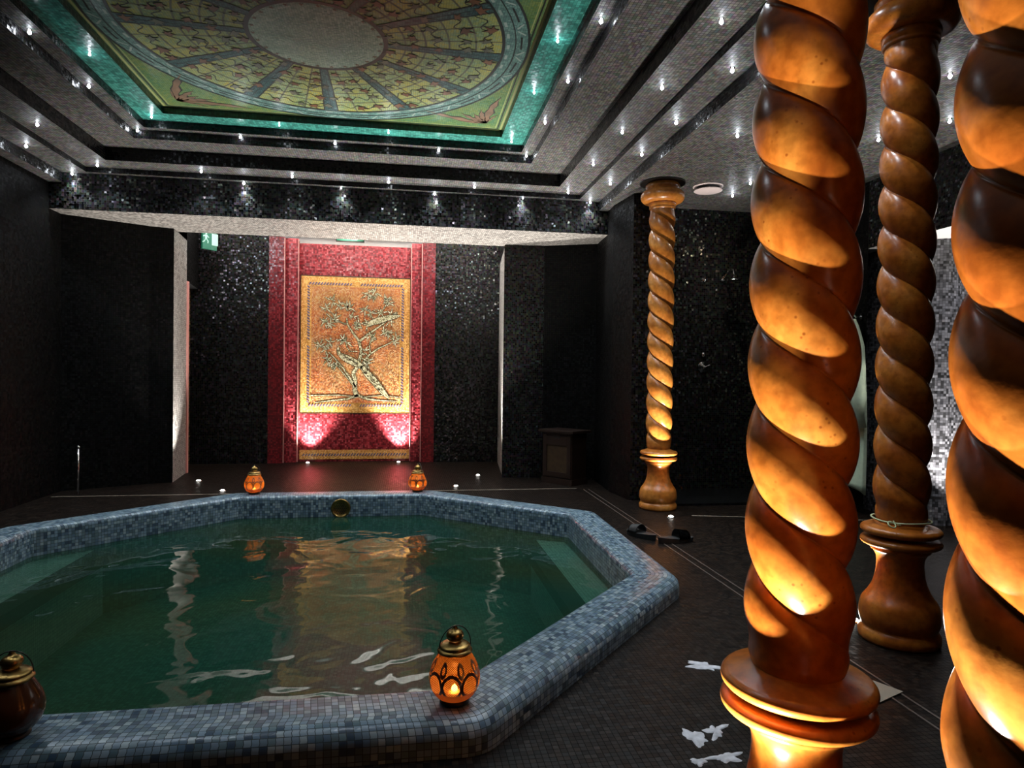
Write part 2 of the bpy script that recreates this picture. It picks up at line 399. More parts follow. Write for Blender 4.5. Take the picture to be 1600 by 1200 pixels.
def wallstrip(name, pts, z0, z1, mat, s0=0.0):
    bm = bmesh.new(); L = bm.loops.layers.uv.new('UVMap'); s = s0
    for a, b in zip(pts, pts[1:]):
        d = math.hypot(b[0]-a[0], b[1]-a[1])
        f = bm.faces.new([bm.verts.new(p) for p in ((a[0], a[1], z0), (b[0], b[1], z0), (b[0], b[1], z1), (a[0], a[1], z1))])
        for l, uv in zip(f.loops, ((s, z0), (s+d, z0), (s+d, z1), (s, z1))): l[L].uv = uv
        s += d
    return struct(name, bm, mat)

# floor with octagonal hole
PX, PY = -.574, 3.85
AO, AI, ZR = 1.957, 1.724, .10
def octpts(a, cx=PX, cy=PY):
    s = a*math.tan(PI/8)
    return [(cx-s, cy+a), (cx+s, cy+a), (cx+a+.03, cy+s+.12), (cx+a, cy-s+.12), (cx+s, cy-a), (cx-s, cy-a), (cx-a, cy-s), (cx-a, cy+s)]
bm = bmesh.new(); i_ = octpts(AO-.05); o_ = octpts(8.2)
for k in range(8):
    j = (k+1) % 8
    poly(bm, [i_[j], i_[k], o_[k], o_[j]], 0.0)
bmesh.ops.remove_doubles(bm, verts=bm.verts, dist=1e-5)
bmesh.ops.recalc_face_normals(bm, faces=bm.faces)
bm.faces.ensure_lookup_table()
if bm.faces[0].normal.z < 0: bmesh.ops.reverse_faces(bm, faces=bm.faces)
struct('floor', bm, M['floor'])

# inlaid trim lines in the floor
def line_on_floor(name, a, b, w, mat, h=.0015):
    bm = bmesh.new(); a = Vector((*a, 0)); b = Vector((*b, 0)); d = (b-a); n = Vector((-d.y, d.x, 0)).normalized()
    ang = math.atan2(d.y, d.x); c = (a+b)/2
    box(bm, (c.x, c.y, h/2+.0005), (d.length, w, h), ang)
    return struct(name, bm, mat)
line_on_floor('trim_1', (-3.0, 6.27), (1.66, 6.31), .012, M['brownline'])
line_on_floor('trim_2', (1.765, 6.25), (1.72, 1.2), .008, M['drain'])
line_on_floor('trim_3', (1.715, 6.25), (1.665, 1.2), .008, M['drain'])
line_on_floor('trim_4', (2.26, 4.99), (3.70, 4.66), .014, M['brownline'])

CX, CYC = -.55, 4.22
Z0, Z1, Z2, Z3, Z4, Z5, Z6 = 2.717, 2.805, 2.849, 2.959, 3.027, 3.085, 3.139
H = [(2.40, 6.34), (2.19, 6.28), (1.94, 6.05), (1.62, 5.78), (1.52, 5.71), (1.32, 5.54)]
def rect(k):
    hx, yb = H[k]; return (CX-hx, CYC-hx, CX+hx, yb)
def frame_ring(bm, ro, ri, z):
    x0, y0, x1, y1 = ro; a0, b0, a1, b1 = ri
    for q in ([(x0, y0), (x1, y0), (a1, b0), (a0, b0)], [(x1, y0), (x1, y1), (a1, b1), (a1, b0)],
              [(x1, y1), (x0, y1), (a0, b1), (a1, b1)], [(x0, y1), (x0, y0), (a0, b0), (a0, b1)]):
        poly(bm, q[::-1], z)
def riser(bm, r, za, zb):
    x0, y0, x1, y1 = r
    for a, b in (((x0, y0), (x1, y0)), ((x1, y0), (x1, y1)), ((x1, y1), (x0, y1)), ((x0, y1), (x0, y0))):
        if y1 == 6.34 and a[1] == y1 and b[1] == y1: continue
        f = bm.faces.new([bm.verts.new(p) for p in ((a[0], a[1], za), (b[0], b[1], za), (b[0], b[1], zb), (a[0], a[1], zb))])
bm = bmesh.new(); frame_ring(bm, (-4.2, -1.2, 5.2, 6.34), rect(0), Z0); 
poly(bm, [(1.85, 6.34), (1.85, 6.6), (5.2, 6.6), (5.2, 6.34)][::-1], Z0)
for k, z in ((0, Z1), (1, Z2), (2, Z3), (3, Z4)):
    frame_ring(bm, rect(k), rect(k+1), z)
struct('ceiling', bm, M['ceil'])
bm = bmesh.new()
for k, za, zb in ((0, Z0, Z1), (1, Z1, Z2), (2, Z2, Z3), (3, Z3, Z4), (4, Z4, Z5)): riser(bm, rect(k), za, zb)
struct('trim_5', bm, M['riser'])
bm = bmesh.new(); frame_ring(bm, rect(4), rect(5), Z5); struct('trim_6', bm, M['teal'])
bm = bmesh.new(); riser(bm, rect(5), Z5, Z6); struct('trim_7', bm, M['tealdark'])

# alcove beam
bm = bmesh.new()
poly(bm, [(-4.2, 6.34, 2.49), (2.0, 6.34, 2.49), (2.0, 6.34, Z1), (-4.2, 6.34, Z1)])
struct('wall_beam_front', bm, M['wall'])
bm = bmesh.new()
poly(bm, [(-4.2, 6.34, 2.49), (-4.2, 7.14, 2.49), (2.6, 7.14, 2.49), (2.6, 6.34, 2.49)])
poly(bm, [(-4.2, 7.14, 2.49), (-4.2, 7.14, 3.0), (2.6, 7.14, 3.0), (2.6, 7.14, 2.49)])
struct('ceiling', bm, M['soffit'])
bm = bmesh.new(); poly(bm, [(-2.6, 7.0, 2.78), (-2.6, 8.9, 2.78), (1.3, 8.9, 2.78), (1.3, 7.0, 2.78)]); struct('ceiling', bm, M['white'])

# right-hand walls
wallstrip('wall_alcove_right', [(1.16, 8.9), (1.16, 7.20), (1.03, 7.06)], 0, 2.8, M['wall'])
wallstrip('wall_jamb_right', [(1.16, 8.36), (1.04, 7.06)], 0, 2.49, M['pier'])
wallstrip('wall_right_front', [(1.03, 7.05), (1.46, 7.02)], 0, 2.72, M['wall'])
wallstrip('wall_right_oblique', [(1.46, 7.02), (1.98, 6.80)], 0, 2.72, M['wallb'])
wallstrip('wall_right_return', [(1.98, 6.80), (1.93, 6.10)], 0, 2.72, M['wallb'])
wallstrip('wall_pier', [(1.93, 6.10), (1.975, 5.66)], 0, Z0, M['wallb'])
wallstrip('wall_shower', [(1.975, 5.66), (2.20, 5.66), (2.20, 6.08), (3.72, 6.08)], 0, Z0, M['wall'])
wallstrip('wall_right', [(3.72, 6.08), (3.72, 4.93)], 0, Z0, M['wallb'])
wallstrip('wall_right_header', [(3.72, 4.93), (3.72, 3.2)], 2.17, Z0, M['wall'])
wallstrip('wall_right_near', [(3.72, 3.2), (3.72, -1.2)], 0, Z0, M['wallb'])
wallstrip('wall_near', [(5.2, -1.2), (-4.2, -1.2)], 0, 2.9, M['wallb'])
# passage beyond the opening
bm = bmesh.new(); poly(bm, [(3.72, 3.2, 2.17), (3.72, 5.4, 2.17), (5.4, 5.4, 2.17), (5.4, 3.2, 2.17)]); struct('ceiling', bm, M['white'])
wallstrip('wall_passage', [(3.72, 5.3), (3.86, 5.3), (3.86, 4.46)], 0, 2.17, M['strip'])
# wavy pale mosaic wall
pts = []
for i in range(40):
    t = i/39; pts.append((3.86+t*1.4, 4.46+.018*math.sin(t*34)-.008*math.sin(t*71)))
wallstrip('wall_passage_lit', pts, 0, 2.17, M['strip'])
wallstrip('wall_passage_end', [(5.26, 4.46), (5.26, 3.2), (3.72, 3.2)], 0, 2.17, M['wallb'])

# left walls
wallstrip('wall_left', [(-3.06, -1.2), (-3.06, 6.55), (-2.45, 6.92), (-2.255, 6.98)], 0, 3.0, M['wallb'])
wallstrip('wall_jamb_left', [(-2.25, 6.98), (-2.32, 7.60)], 0, 2.49, M['pier'])
wallstrip('wall_door_side', [(-2.32, 7.60), (-2.33, 7.66)], 0, 2.06, M['pinkline'])
wallstrip('wall_gold', [(-2.62, 7.66), (-2.50, 8.36)], 0, 2.06, M['goldwall'])
bm = bmesh.new(); poly(bm, [(-2.32, 7.60, 2.06), (-2.42, 8.36, 2.06), (-3.0, 8.36, 2.06), (-3.0, 7.60, 2.06)]); struct('ceiling', bm, M['void'])
wallstrip('wall_above_door', [(-2.32, 7.60), (-2.42, 8.36)], 2.06, 2.8, M['wallb'])
wallstrip('wall_passage_left', [(-2.33, 7.64), (-3.0, 7.64), (-3.0, 8.36), (-2.5, 8.36)], 0, 2.1, M['void'])

# back wall: dark mosaic, stepped red recess
wallstrip('wall_back_left', [(-2.6, 8.34), (-1.625, 8.34)], 0, 2.78, M['wall'])
wallstrip('wall_back_right', [(.355, 8.34), (1.3, 8.34)], 0, 2.78, M['wall'])
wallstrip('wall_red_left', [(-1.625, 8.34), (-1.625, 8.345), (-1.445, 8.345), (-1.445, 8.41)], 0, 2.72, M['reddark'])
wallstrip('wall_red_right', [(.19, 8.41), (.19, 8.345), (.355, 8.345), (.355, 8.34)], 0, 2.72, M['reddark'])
wallstrip('wall_red_inner_left', [(-1.445, 8.41), (-1.295, 8.41), (-1.295, 8.49)], 0, 2.72, M['red'])
wallstrip('wall_red_inner_right', [(.06, 8.49), (.06, 8.41), (.19, 8.41)], 0, 2.72, M['red'])
wallstrip('wall_red_back', [(-1.295, 8.49), (.06, 8.49)], 0, 2.68, M['red'])
wallstrip('wall_above_red', [(-1.8, 8.60), (.6, 8.60)], 2.6, 2.80, M['white'])
for i, (x, y) in enumerate(((-1.445, 8.345), (-1.295, 8.41), (.06, 8.41), (.19, 8.345))):
    bm = bmesh.new(); box(bm, (x, y, 1.36), (.010, .010, 2.70)); struct('trim_%d' % (8+i), bm, M['pinkline'])
bm = bmesh.new(); box(bm, (-2.325, 7.63, 1.03), (.03, .05, 2.06)); struct('door_1', bm, M['pinkline'])

# ------------------------------------------------------------------ pool
pool = empty('sunken_pool', (PX, PY, 0))
tag(pool, 'octagonal blue mosaic tub with a raised rounded rim, sunk into the dark floor', 'pool')
def octsweep(prof, mat, name, parent, local=True, smooth=True):
    bm = bmesh.new(); L = bm.loops.layers.uv.new('UVMap')
    acc = [0.0]
    for a, b in zip(prof, prof[1:]): acc.append(acc[-1]+math.hypot(b[0]-a[0], b[1]-a[1]))
    def loop(a, z, rc):
        base = octpts(a, 0, 0); out = []
        for k in range(8):
            p = Vector(base[k]); pp = Vector(base[k-1]); pn = Vector(base[(k+1) % 8])
            d1 = (pp-p).normalized(); d2 = (pn-p).normalized(); t = rc
            for q in (0, .25, .5, .75, 1):
                c = (p+d1*t)*(1-q)**2 + p*2*q*(1-q) + (p+d2*t)*q*q
                out.append((c.x, c.y, z))
        return out
    rings = []
    for (a, z) in prof:
        rc = .06 if a > (AO+AI)/2 else .02
        rings.append([bm.verts.new(p) for p in loop(a, z, rc)])
    n = 40
    per = [0.0]
    m_ = loop((AO+AI)/2, 0, .06)
    for k in range(n): per.append(per[-1]+(Vector(m_[(k+1) % n])-Vector(m_[k])).length)
    for i in range(len(rings)-1):
        for k in range(n):
            j = (k+1) % n
            f = bm.faces.new((rings[i][k], rings[i][j], rings[i+1][j], rings[i+1][k]))
            for l, uv in zip(f.loops, ((per[k], acc[i]), (per[k+1], acc[i]), (per[k+1], acc[i+1]), (per[k], acc[i+1]))): l[L].uv = uv
    bmesh.ops.recalc_face_normals(bm, faces=bm.faces)
    return obj(name, bm, mat, parent, smooth=smooth)
prof = [(AO, -.03), (AO, .045)]
for k in range(1, 7):
    t = PI/2*k/6; prof.append((AO-.055+.055*math.cos(t), .045+.055*math.sin(t)))
prof.append((AI+.03, ZR))
for k in range(1, 5):
    t = PI/2*k/4; prof.append((AI+.03-.03*math.sin(t), ZR-.03+.03*math.cos(t)))
prof.append((AI, -.10))
octsweep(prof, M['rim'], 'rim', pool)
bm = bmesh.new()
lo = [bm.verts.new((x, y, -.55)) for x, y in octpts(AI+.002, 0, 0)]; hi = [bm.verts.new((x, y, -.08)) for x, y in octpts(AI+.002, 0, 0)]
for k in range(8): bm.faces.new((hi[k], lo[k], lo[(k+1) % 8], hi[(k+1) % 8]))
bm.faces.new(lo[::-1])
bmesh.ops.recalc_face_normals(bm, faces=bm.faces); bmesh.ops.reverse_faces(bm, faces=bm.faces)
obj('basin', bm, M['basin'], pool)
for sx in (1, -1):
    xs = 1.50 if sx > 0 else -1.43
    s = (AI)*math.tan(PI/8); e = AI
    bm = bmesh.new()
    yy = (AI*math.sqrt(2)) - abs(xs)
    dy_ = .12 if sx > 0 else 0
    P = [(xs, -yy+dy_), (sx*e, -s+dy_), (sx*e, s+dy_), (xs, yy)]
    zt = -.105
    top = [bm.verts.new((x, y, zt)) for x, y in P]; bot = [bm.verts.new((x, y, -.55)) for x, y in P]
    bm.faces.new(top)
    for k in range(4): bm.faces.new((top[k], bot[k], bot[(k+1) % 4], top[(k+1) % 4]))
    bmesh.ops.recalc_face_normals(bm, faces=bm.faces)
    b_ = obj('bench', bm, M['bench'], pool)
    bm = bmesh.new(); box(bm, (xs-sx*.03, dy_/2, zt-.03), (.11, 2*yy-.02-dy_, .075))
    tag(obj('nosing', bm, M['nosing'], b_), 'dark edge strip of the underwater bench')
# grille
g = empty('jet_grille', (0, 0, 0)); g.parent = pool
bm = bmesh.new(); lathe(bm, [(0, 0), (.058, 0), (.062, .004), (.066, .012), (.074, .012), (.078, .004), (.078, -.002)], 36)
Mx = Matrix.Translation((-.51-PX, AI-.004, -.005)) @ Matrix.Rotation(PI/2, 4, 'X')
bm.transform(Mx); g.parent = None; bpy.data.objects.remove(g)
gr = obj('jet_grille', bm, M['brass'], pool, smooth=True); gr['label'] = 'round brass jet grille'
bm = bmesh.new()
for i in range(-3, 4):
    for j in range(-3, 4):
        x, z = i*.015+(j % 2)*.0075, j*.0135
        if math.hypot(x, z) < .052:
            bmesh.ops.create_cone(bm, cap_ends=True, segments=8, radius1=.0045, radius2=.0045, depth=.004,
                                  matrix=Matrix.Translation((-.51-PX+x, AI-.007, -.005+z)) @ Matrix.Rotation(PI/2, 4, 'X'))
obj('grille_hole', bm, M['black'], gr)['kind'] = 'stuff'
# water
bm = bmesh.new()
NX = 90
bmesh.ops.create_grid(bm, x_segments=1, y_segments=1, size=.01)
bm.clear(); poly(bm, octpts(AI+.001)[::-1], -.075)
bm.normal_update()
bm.faces.ensure_lookup_table()
if bm.faces[0].normal.z < 0: bmesh.ops.reverse_faces(bm, faces=bm.faces[:])
w = obj('pool_water', bm, M['water']); tag(w, 'murky dark green rippled water filling the octagonal tub', 'water', kind='stuff')

# ------------------------------------------------------------------ twisted columns
LEAD = .34
def shaft_mesh():
    bm = bmesh.new(); n = 96; z0, z1 = .50, 2.50; nz = 260; rings = []
    for i in range(nz+1):
        z = z0+(z1-z0)*i/nz
        e = min(1, max(0, (z-z0-.02)/.10))*min(1, max(0, (z1-z-.0)/.10)); e = e*e*(3-2*e)
        ring = []
        for k in range(n):
            th = 2*PI*k/n-2*PI*z/LEAD; ph = 2*PI*k/n
            s = abs(math.sin(ph))
            r = .082+.027*(s**.66)
            r = r*e+.098*(1-e)
            if z < z0+.02: r = .092+(r-.092)*max(0, (z-z0)/.02)
            ring.append(bm.verts.new((r*math.cos(th), r*math.sin(th), z)))
        rings.append(ring)
    for a, b in zip(rings, rings[1:]):
        for k in range(n): bm.faces.new((a[k], a[(k+1) % n], b[(k+1) % n], b[k]))
    return bm
def make_column(mat):
    t = empty('twisted_column', (0, 0, 0))
    base = [(.0, .0), (.150, .0), (.156, .012), (.156, .035), (.146, .052), (.140, .058)]
    bell = smooth_prof([(.140, .058), (.150, .078), (.154, .11), (.146, .16), (.120, .20), (.100, .245), (.090, .30), (.090, .345), (.102, .372), (.112, .380)], 5)
    bm = bmesh.new(); lathe(bm, base+bell[1:]+[(.114, .390), (.110, .398), (.104, .400)], 72)
    obj('base', bm, mat, t, smooth=True)
    for zc in (.418, .466):
        bm = bmesh.new(); pr = [(.10, zc-.018)]
        for k in range(9):
            a = -PI/2+PI*k/8; pr.append((.132+.022*math.cos(a), zc+.017*math.sin(a)))
        pr.append((.085, zc+.019 if zc < .45 else zc+.036))
        lathe(bm, pr, 72); obj('ring', bm, mat, t, smooth=True)
    obj('shaft', shaft_mesh(), mat, t, smooth=True)
    bm = bmesh.new()
    lathe(bm, [(.098, 2.49), (.104, 2.495), (.108, 2.502), (.104, 2.509), (.108, 2.512), (.112, 2.54), (.110, 2.548)] , 72)
    obj('collar', bm, mat, t, smooth=True)
    bm = bmesh.new(); pr = [(.100, 2.545)]
    for k in range(13):
        a = -PI/2+PI*k/12; pr.append((.130+.050*math.cos(a), 2.598+.052*math.sin(a)))
    pr += [(.132, 2.655), (.140, 2.672), (.140, 2.690), (.128, 2.705), (.12, 2.712)]
    lathe(bm, pr, 72); obj('capital', bm, mat, t, smooth=True)
    bm = bmesh.new(); lathe(bm, [(.0, 2.706), (.185, 2.706), (.185, 2.7165), (0, 2.7165)], 48)  # black disc stands in for the round shadow on the ceiling above the capital
    obj('ceiling_shadow_disc', bm, M['black'], t)['label'] = 'black round disc painted as the shadow on the ceiling'
    return t
def copy_tree(o, parent=None):
    c = o.copy(); C.objects.link(c); c.parent = parent
    if parent is not None: c.matrix_parent_inverse = o.matrix_parent_inverse.copy()
    for ch in list(o.children): copy_tree(ch, c)
    return c
colA = make_column(M['col']); colA.location = (.82, 1.28, 0); colA.rotation_euler.z = math.radians(0)
tag(colA, 'large orange marble twisted column standing in front, with its wide base rings in view', 'column', 'twisted marble columns')
colB = copy_tree(colA); colB.location = (.815, .735, 0); colB.rotation_euler.z = math.radians(168)
colB['label'] = 'closest yellow-lit twisted marble column, cut off by the right edge of the photo'
colC = copy_tree(colA); colC['group'] = 'twisted marble columns'; colC.location = (2.08, 2.52, 0); colC.rotation_euler.z = math.radians(24)
tag(colC, 'dim brown twisted column between the two close columns, a green cord around its base', 'column', 'twisted marble columns')
colD = make_column(M['colwood']); colD.location = (2.10, 5.31, 0); colD.rotation_euler.z = math.radians(108)
tag(colD, 'slender honey-coloured twisted column far off beside the shower wall', 'column', 'twisted marble columns')

# ------------------------------------------------------------------ lanterns
def make_lantern():
    t = empty('lantern', (0, 0, 0))
    bm = bmesh.new()
    gp = smooth_prof([(.034, .012), (.052, .022), (.068, .045), (.0735, .070), (.070, .095), (.060, .118), (.049, .138), (.044, .146)], 5)
    lathe(bm, gp, 56); latheuv(bm)
    obj('glass_shade', bm, M['amber'], t, smooth=True)
    bm = bmesh.new(); lathe(bm, [(0, 0), (.040, 0), (.043, .004), (.040, .010), (.035, .014), (0, .0145)], 40); obj('foot', bm, M['black'], t, smooth=True)
    bm = bmesh.new()
    lathe(bm, smooth_prof([(.046, .144), (.051, .149), (.047, .155), (.043, .158), (.045, .163), (.038, .169), (.026, .173), (.017, .176)], 3), 40)
    lid = obj('lid', bm, M['brass'], t, smooth=True)
    bm = bmesh.new()
    lathe(bm, smooth_prof([(.012, .175), (.022, .182), (.026, .192), (.021, .203), (.011, .209), (.007, .214), (.005, .219), (0.0, .222)], 3), 28)
    obj('finial', bm, M['brass'], lid, smooth=True)
    bm = bmesh.new(); pts = []
    for k in range(13):
        a = PI*k/12; pts.append((.047*math.cos(a), -.012*math.sin(a), .158+.066*math.sin(a)))
    tube(bm, pts, .0016, 6); obj('handle', bm, M['black'], t, smooth=True)
    bm = bmesh.new(); lathe(bm, [(0, .015), (.019, .015), (.019, .028), (0, .028)], 24); cd = obj('tea_light', bm, M['wax'], t)
    bm = bmesh.new(); lathe(bm, smooth_prof([(0, .028), (.008, .033), (.009, .038), (.005, .046), (0, .052)], 3), 12); obj('flame', bm, M['flame'], cd, smooth=True)
    return t
l1 = make_lantern(); l1.location = (.158, 2.03, ZR)
spec = [((.158, 2.025), 'amber glass egg lantern glowing on the near pool rim, in front of the water', 1, 0.2),
        ((-1.214, 5.71), 'small amber lantern on the far pool rim, left of the pair', 1, .9),
        ((.111, 5.71), 'small amber lantern on the far pool rim, right of the pair', 1, 2.2),
        ((-1.048, 1.99), 'unlit dark lantern with brass lid on the near rim at the left edge', 0, .3)]
for i, (p, lab, lit, rz) in enumerate(spec):
    o = l1 if i == 0 else copy_tree(l1)
    o.location = (p[0], p[1], ZR+.0002); o.rotation_euler.z = rz
    tag(o, lab, 'lantern', 'moroccan lanterns on the pool rim')
    o.name = 'lantern' if i == 0 else 'lantern.%03d' % i
    if lit: plight(o, (0, 0, .062), .14 if i == 0 else .34, (1, .58, .28), .008); o.scale = (1.06,)*3
    else:
        for c in o.children:
            if c.name.startswith('tea_light'):
                for f in list(c.children): bpy.data.objects.remove(f)
            if c.name.startswith('glass_shade'):
                c.data = c.data.copy(); c.data.materials[0] = M['unlit'] if 'unlit' in M else c.data.materials[0]

# ------------------------------------------------------------------ ceiling lights
def make_star():
    t = empty('ceiling_light', (0, 0, 0))
    bm = bmesh.new(); lathe(bm, [(.006, -.002), (.012, -.003), (.013, -.001), (.013, 0)], 16); obj('collar', bm, M['chrome'], t, smooth=True)
    bm = bmesh.new(); lathe(bm, [(0, -.030), (.006, -.026), (.0105, -.019), (.006, -.006), (.004, -.001)], 8); obj('crystal', bm, M['crystal'], t)
    return t
star = make_star(); used = [False]; WARM = [False]
ORD = ['first', 'second', 'third', 'fourth', 'fifth', 'sixth', 'seventh', 'eighth']
def place_star(x, y, z, lab, W, big=1.0):
    o = star if not used[0] else copy_tree(star); used[0] = True
    o.location = (x, y, z); o.scale = (big, big, big)
    tag(o, lab, 'ceiling light', 'crystal star lights in the stepped ceiling')
    plight(o, (0, 0, -.05/big), W*.10)
    slight(o, (0, 0, -.05/big), (0, 0, -1), W*CW, 160 if WARM[0] else 115, 1.0, (1, .85, .6) if WARM[0] else (.80, .90, 1), .012)
    return o
CW = 3.9
rows = {
 'teal ceiling frame': (Z5, -1.975, .865, 5.60, [-1.02, -.16], [4.60, 3.87], [4.57, 3.6], 1.4, .75),
 'innermost grey step': (Z4, -2.13, 1.02, 5.745, [-1.35, -.6, .26], [4.96, 4.24, 3.50, 2.80], [4.92, 4.20, 3.4, 2.8], 2.0, 1.0),
 'wide middle step': (Z2, -2.60, 1.50, 6.165, [-1.77, -1.01, -.17, .61], [5.31, 4.57, 3.83, 3.07, 2.35], [5.23, 4.45, 3.3, 2.5], 2.2, 1.0),
 'lowest grey step': (Z1, -2.86, 1.755, 6.305, [-1.45, -.6, .25, 1.09], [5.66, 4.87, 4.22, 3.45, 2.6], [5.60, 4.85], 2.2, 1.05)}
for x in (-2.2, -1.2, -.2, .8):
    place_star(x, 2.15, Z2, 'crystal light above and out of view, nearest row of the wide middle step', 2.6)
for nm, (z, xl, xr, yb, backs, rights, lefts, W, bg) in rows.items():
    place_star(xl, yb, z, 'crystal light in the far left corner of the %s' % nm, W, bg)
    place_star(xr, yb, z, 'crystal light in the far right corner of the %s' % nm, W, bg)
    for i, x in enumerate(backs): place_star(x, yb, z, 'crystal light, far side of %s, %s after its left corner' % (nm, ORD[i]), W, bg*(.7 if nm[0] == 't' or (nm[0] == 'l' and i in (1, 3)) else 1))
    for i, y in enumerate(rights): place_star(xr, y, z, 'crystal light, right side of %s, %s after its far corner' % (nm, ORD[i]), W, bg)
    for i, y in enumerate(lefts): place_star(xl, y, z, 'crystal light, left side of %s, %s after its far corner' % (nm, ORD[i]), W*.6, bg)
for x, y, lab in ((2.15, 4.14, 'tiny bright crystal light on the flat ceiling just left of the big column'),
                  (2.82, 5.50, 'warm crystal light on the ceiling right beside the round vent'),
                  (2.78, 5.12, 'small crystal light on the ceiling touching the left edge of the big column'),
                  (2.81, 3.12, 'upper of two crystal lights on the ceiling between the brown and the closest column'),
                  (3.30, 3.66, 'lower of two crystal lights on the ceiling between the brown and the closest column'),
                  (3.10, 4.03, 'tiny crystal light on the ceiling just left of the brown column')):
    WARM[0] = (x == 2.82); place_star(x, y, Z0, lab, 4.0 if WARM[0] else .9)

# ------------------------------------------------------------------ floor lights
def make_floor_light():
    t = empty('floor_light', (0, 0, 0))
    bm = bmesh.new(); lathe(bm, [(.022, .0), (.034, .0), (.034, .003), (.024, .006), (.022, .004)], 24); obj('bezel', bm, M['chrome'], t, smooth=True)
    bm = bmesh.new(); lathe(bm, [(.022, .002), (.018, .009), (.010, .013), (0, .014)], 20); obj('lens', bm, M['lens'], t, smooth=True)
    return t
fl = make_floor_light()
FL = [
 ((-2.03, 7.05), (.05, -.03, 1), 230, 85, 'floor light at the foot of the left alcove jamb'),
 ((-1.65, 6.45), (.0, .08, 1), 120, 80, 'brightest floor light, beside the left lantern on the far rim'),
 ((-1.16, 8.36), (.05, .06, 1), 110, 70, 'floor light under the left edge of the bird mural'),
 ((-.075, 8.36), (-.02, .07, 1), 190, 70, 'floor light under the right edge of the bird mural'),
 ((.79, 7.21), (.0, -.06, 1), 420, 85, 'floor light nearest the right alcove jamb'),
 ((.50, 6.53), (.02, .08, 1), 260, 80, 'floor light right of the right lantern on the far rim'),
 ((2.07, 4.955), (.02, .12, 1), 60, 70, 'floor light in front of the far honey-coloured column'),
 ((3.99, 4.25), (.0, .03, 1), 1.6, 90, 'floor light in the lit passage on the right'),
 ((2.03, 2.74), (-.55, -.5, 1), 10, 120, 'floor light glinting between the big column and the brown column'),
 ((.515, 1.15), (.06, .025, 1), 50, 58, 'floor light at the foot of the big marble column'),
 ((.62, .54), (.05, .05, 1), 24, 58, 'floor light at the foot of the closest column')]
for i, (p, d, W, ang, lab) in enumerate(FL):
    o = fl if i == 0 else copy_tree(fl)
    o.location = (p[0], p[1], .0); tag(o, lab, 'floor light', 'round uplights set in the floor')
    slight(o, (0, 0, .03), d, W, ang, .8, (1, .90, .76) if i in (6, 9, 10) else (1, .95, .90), .015)

# hidden slot lights behind the beam above the alcove (they rake the back wall)
for x in (-1.95, .72):
    slight(None, (x, 7.25, 2.70), (0.0, 1.0, -.42), 22, 110, .9, (.85, .92, 1), .03)
slight(None, (4.3, 4.0, 2.12), (0, .35, -1), 12, 120, 1, (.9, .92, 1), .04)
slight(None, (4.0, 3.7, 1.9), (0, .3, 1), 7, 140, 1, (1, .95, .9), .04)
slight(None, (-.62, 7.25, 2.72), (0, 1.0, -.75), 50, 80, 1, (1, .93, .85), .05)
l = bpy.data.lights.new('cove', 'AREA'); l.shape = 'RECTANGLE'; l.size = 1.7; l.size_y = .04; l.energy = 4; l.color = (1, .96, .9)
o = bpy.data.objects.new('cove', l); C.objects.link(o); o.location = (-.6, 8.36, 2.735); o.rotation_euler = (math.radians(205), 0, 0)

def merge(parts, name=None, label=None):
    keep = parts[0]; mats = []; bm = bmesh.new()
    for o in parts:
        n0 = len(bm.faces); bm.from_mesh(o.data); bm.faces.ensure_lookup_table()
        k = len(mats); mats.append(o.data.materials[0])
        for f in bm.faces[n0:]: f.material_index = k
    me = bpy.data.meshes.new(name or keep.name); bm.to_mesh(me); bm.free()
    for m_ in mats: me.materials.append(m_)
    keep.data = me
    if name: keep.name = name
    for o in parts[1:]: bpy.data.objects.remove(o)
    return keep
# ------------------------------------------------------------------ ceiling medallion
med = empty('ceiling_medallion', (CX, 4.23, Z6))
tag(med, 'round stained-glass style mosaic medallion of vines in the teal framed ceiling coffer', 'ceiling mosaic')
FL_ = {}
def flat(name, polys, z, mat, parent=med):
    bm = bmesh.new(); L = bm.loops.layers.uv.new('UVMap')
    for P in polys:
        try: f = bm.faces.new([bm.verts.new((p[0], p[1], 0)) for p in P])
        except ValueError: continue
        f.normal_update()
        if f.normal.z > 0: f.normal_flip()
        for l_ in f.loops: l_[L].uv = (l_.vert.co.x+3, l_.vert.co.y+3)
    for v in bm.verts: v.co.z = -z
    r = bmesh.ops.extrude_face_region(bm, geom=bm.faces[:])
    for e in r['geom']:
        if isinstance(e, bmesh.types.BMVert): e.co.z += .0006
    o = obj(name, bm, mat, parent); FL_.setdefault(name, []).append(o); return o
def annulus(r0, r1, n=96, a0=0, a1=2*PI):
    out = []
    for k in range(n):
        a = a0+(a1-a0)*k/n; b = a0+(a1-a0)*(k+1)/n
        out.append([(r0*math.cos(a), r0*math.sin(a)), (r1*math.cos(a), r1*math.sin(a)), (r1*math.cos(b), r1*math.sin(b)), (r0*math.cos(b), r0*math.sin(b))])
    return out
def band(pts, w):
    out = []
    for i in range(len(pts)-1):
        a = Vector(pts[i]); b = Vector(pts[i+1]); d = b-a
        if d.length < 1e-6: continue
        n = Vector((-d.y, d.x)).normalized()
        wa = w[i] if isinstance(w, (list, tuple)) else w; wb = w[i+1] if isinstance(w, (list, tuple)) else w
        out.append([tuple(a+n*wa/2), tuple(b+n*wb/2), tuple(b-n*wb/2), tuple(a-n*wa/2)])
    return out
S = 1.32
flat('field', [[(-S, -S), (S, -S), (S, S), (-S, S)]], .0008, M['medfield'])
lines = []; yl = []
for e, w, tgt in ((1.305, .014, yl), (1.28, .010, lines), (1.262, .006, yl)):
    q = [(-e, -e), (e, -e), (e, e), (-e, e), (-e, -e)]; tgt += band(q, w)
flat('border_line', yl, .0016, M['medyel']); flat('border_line', lines, .0017, M['meddark'])
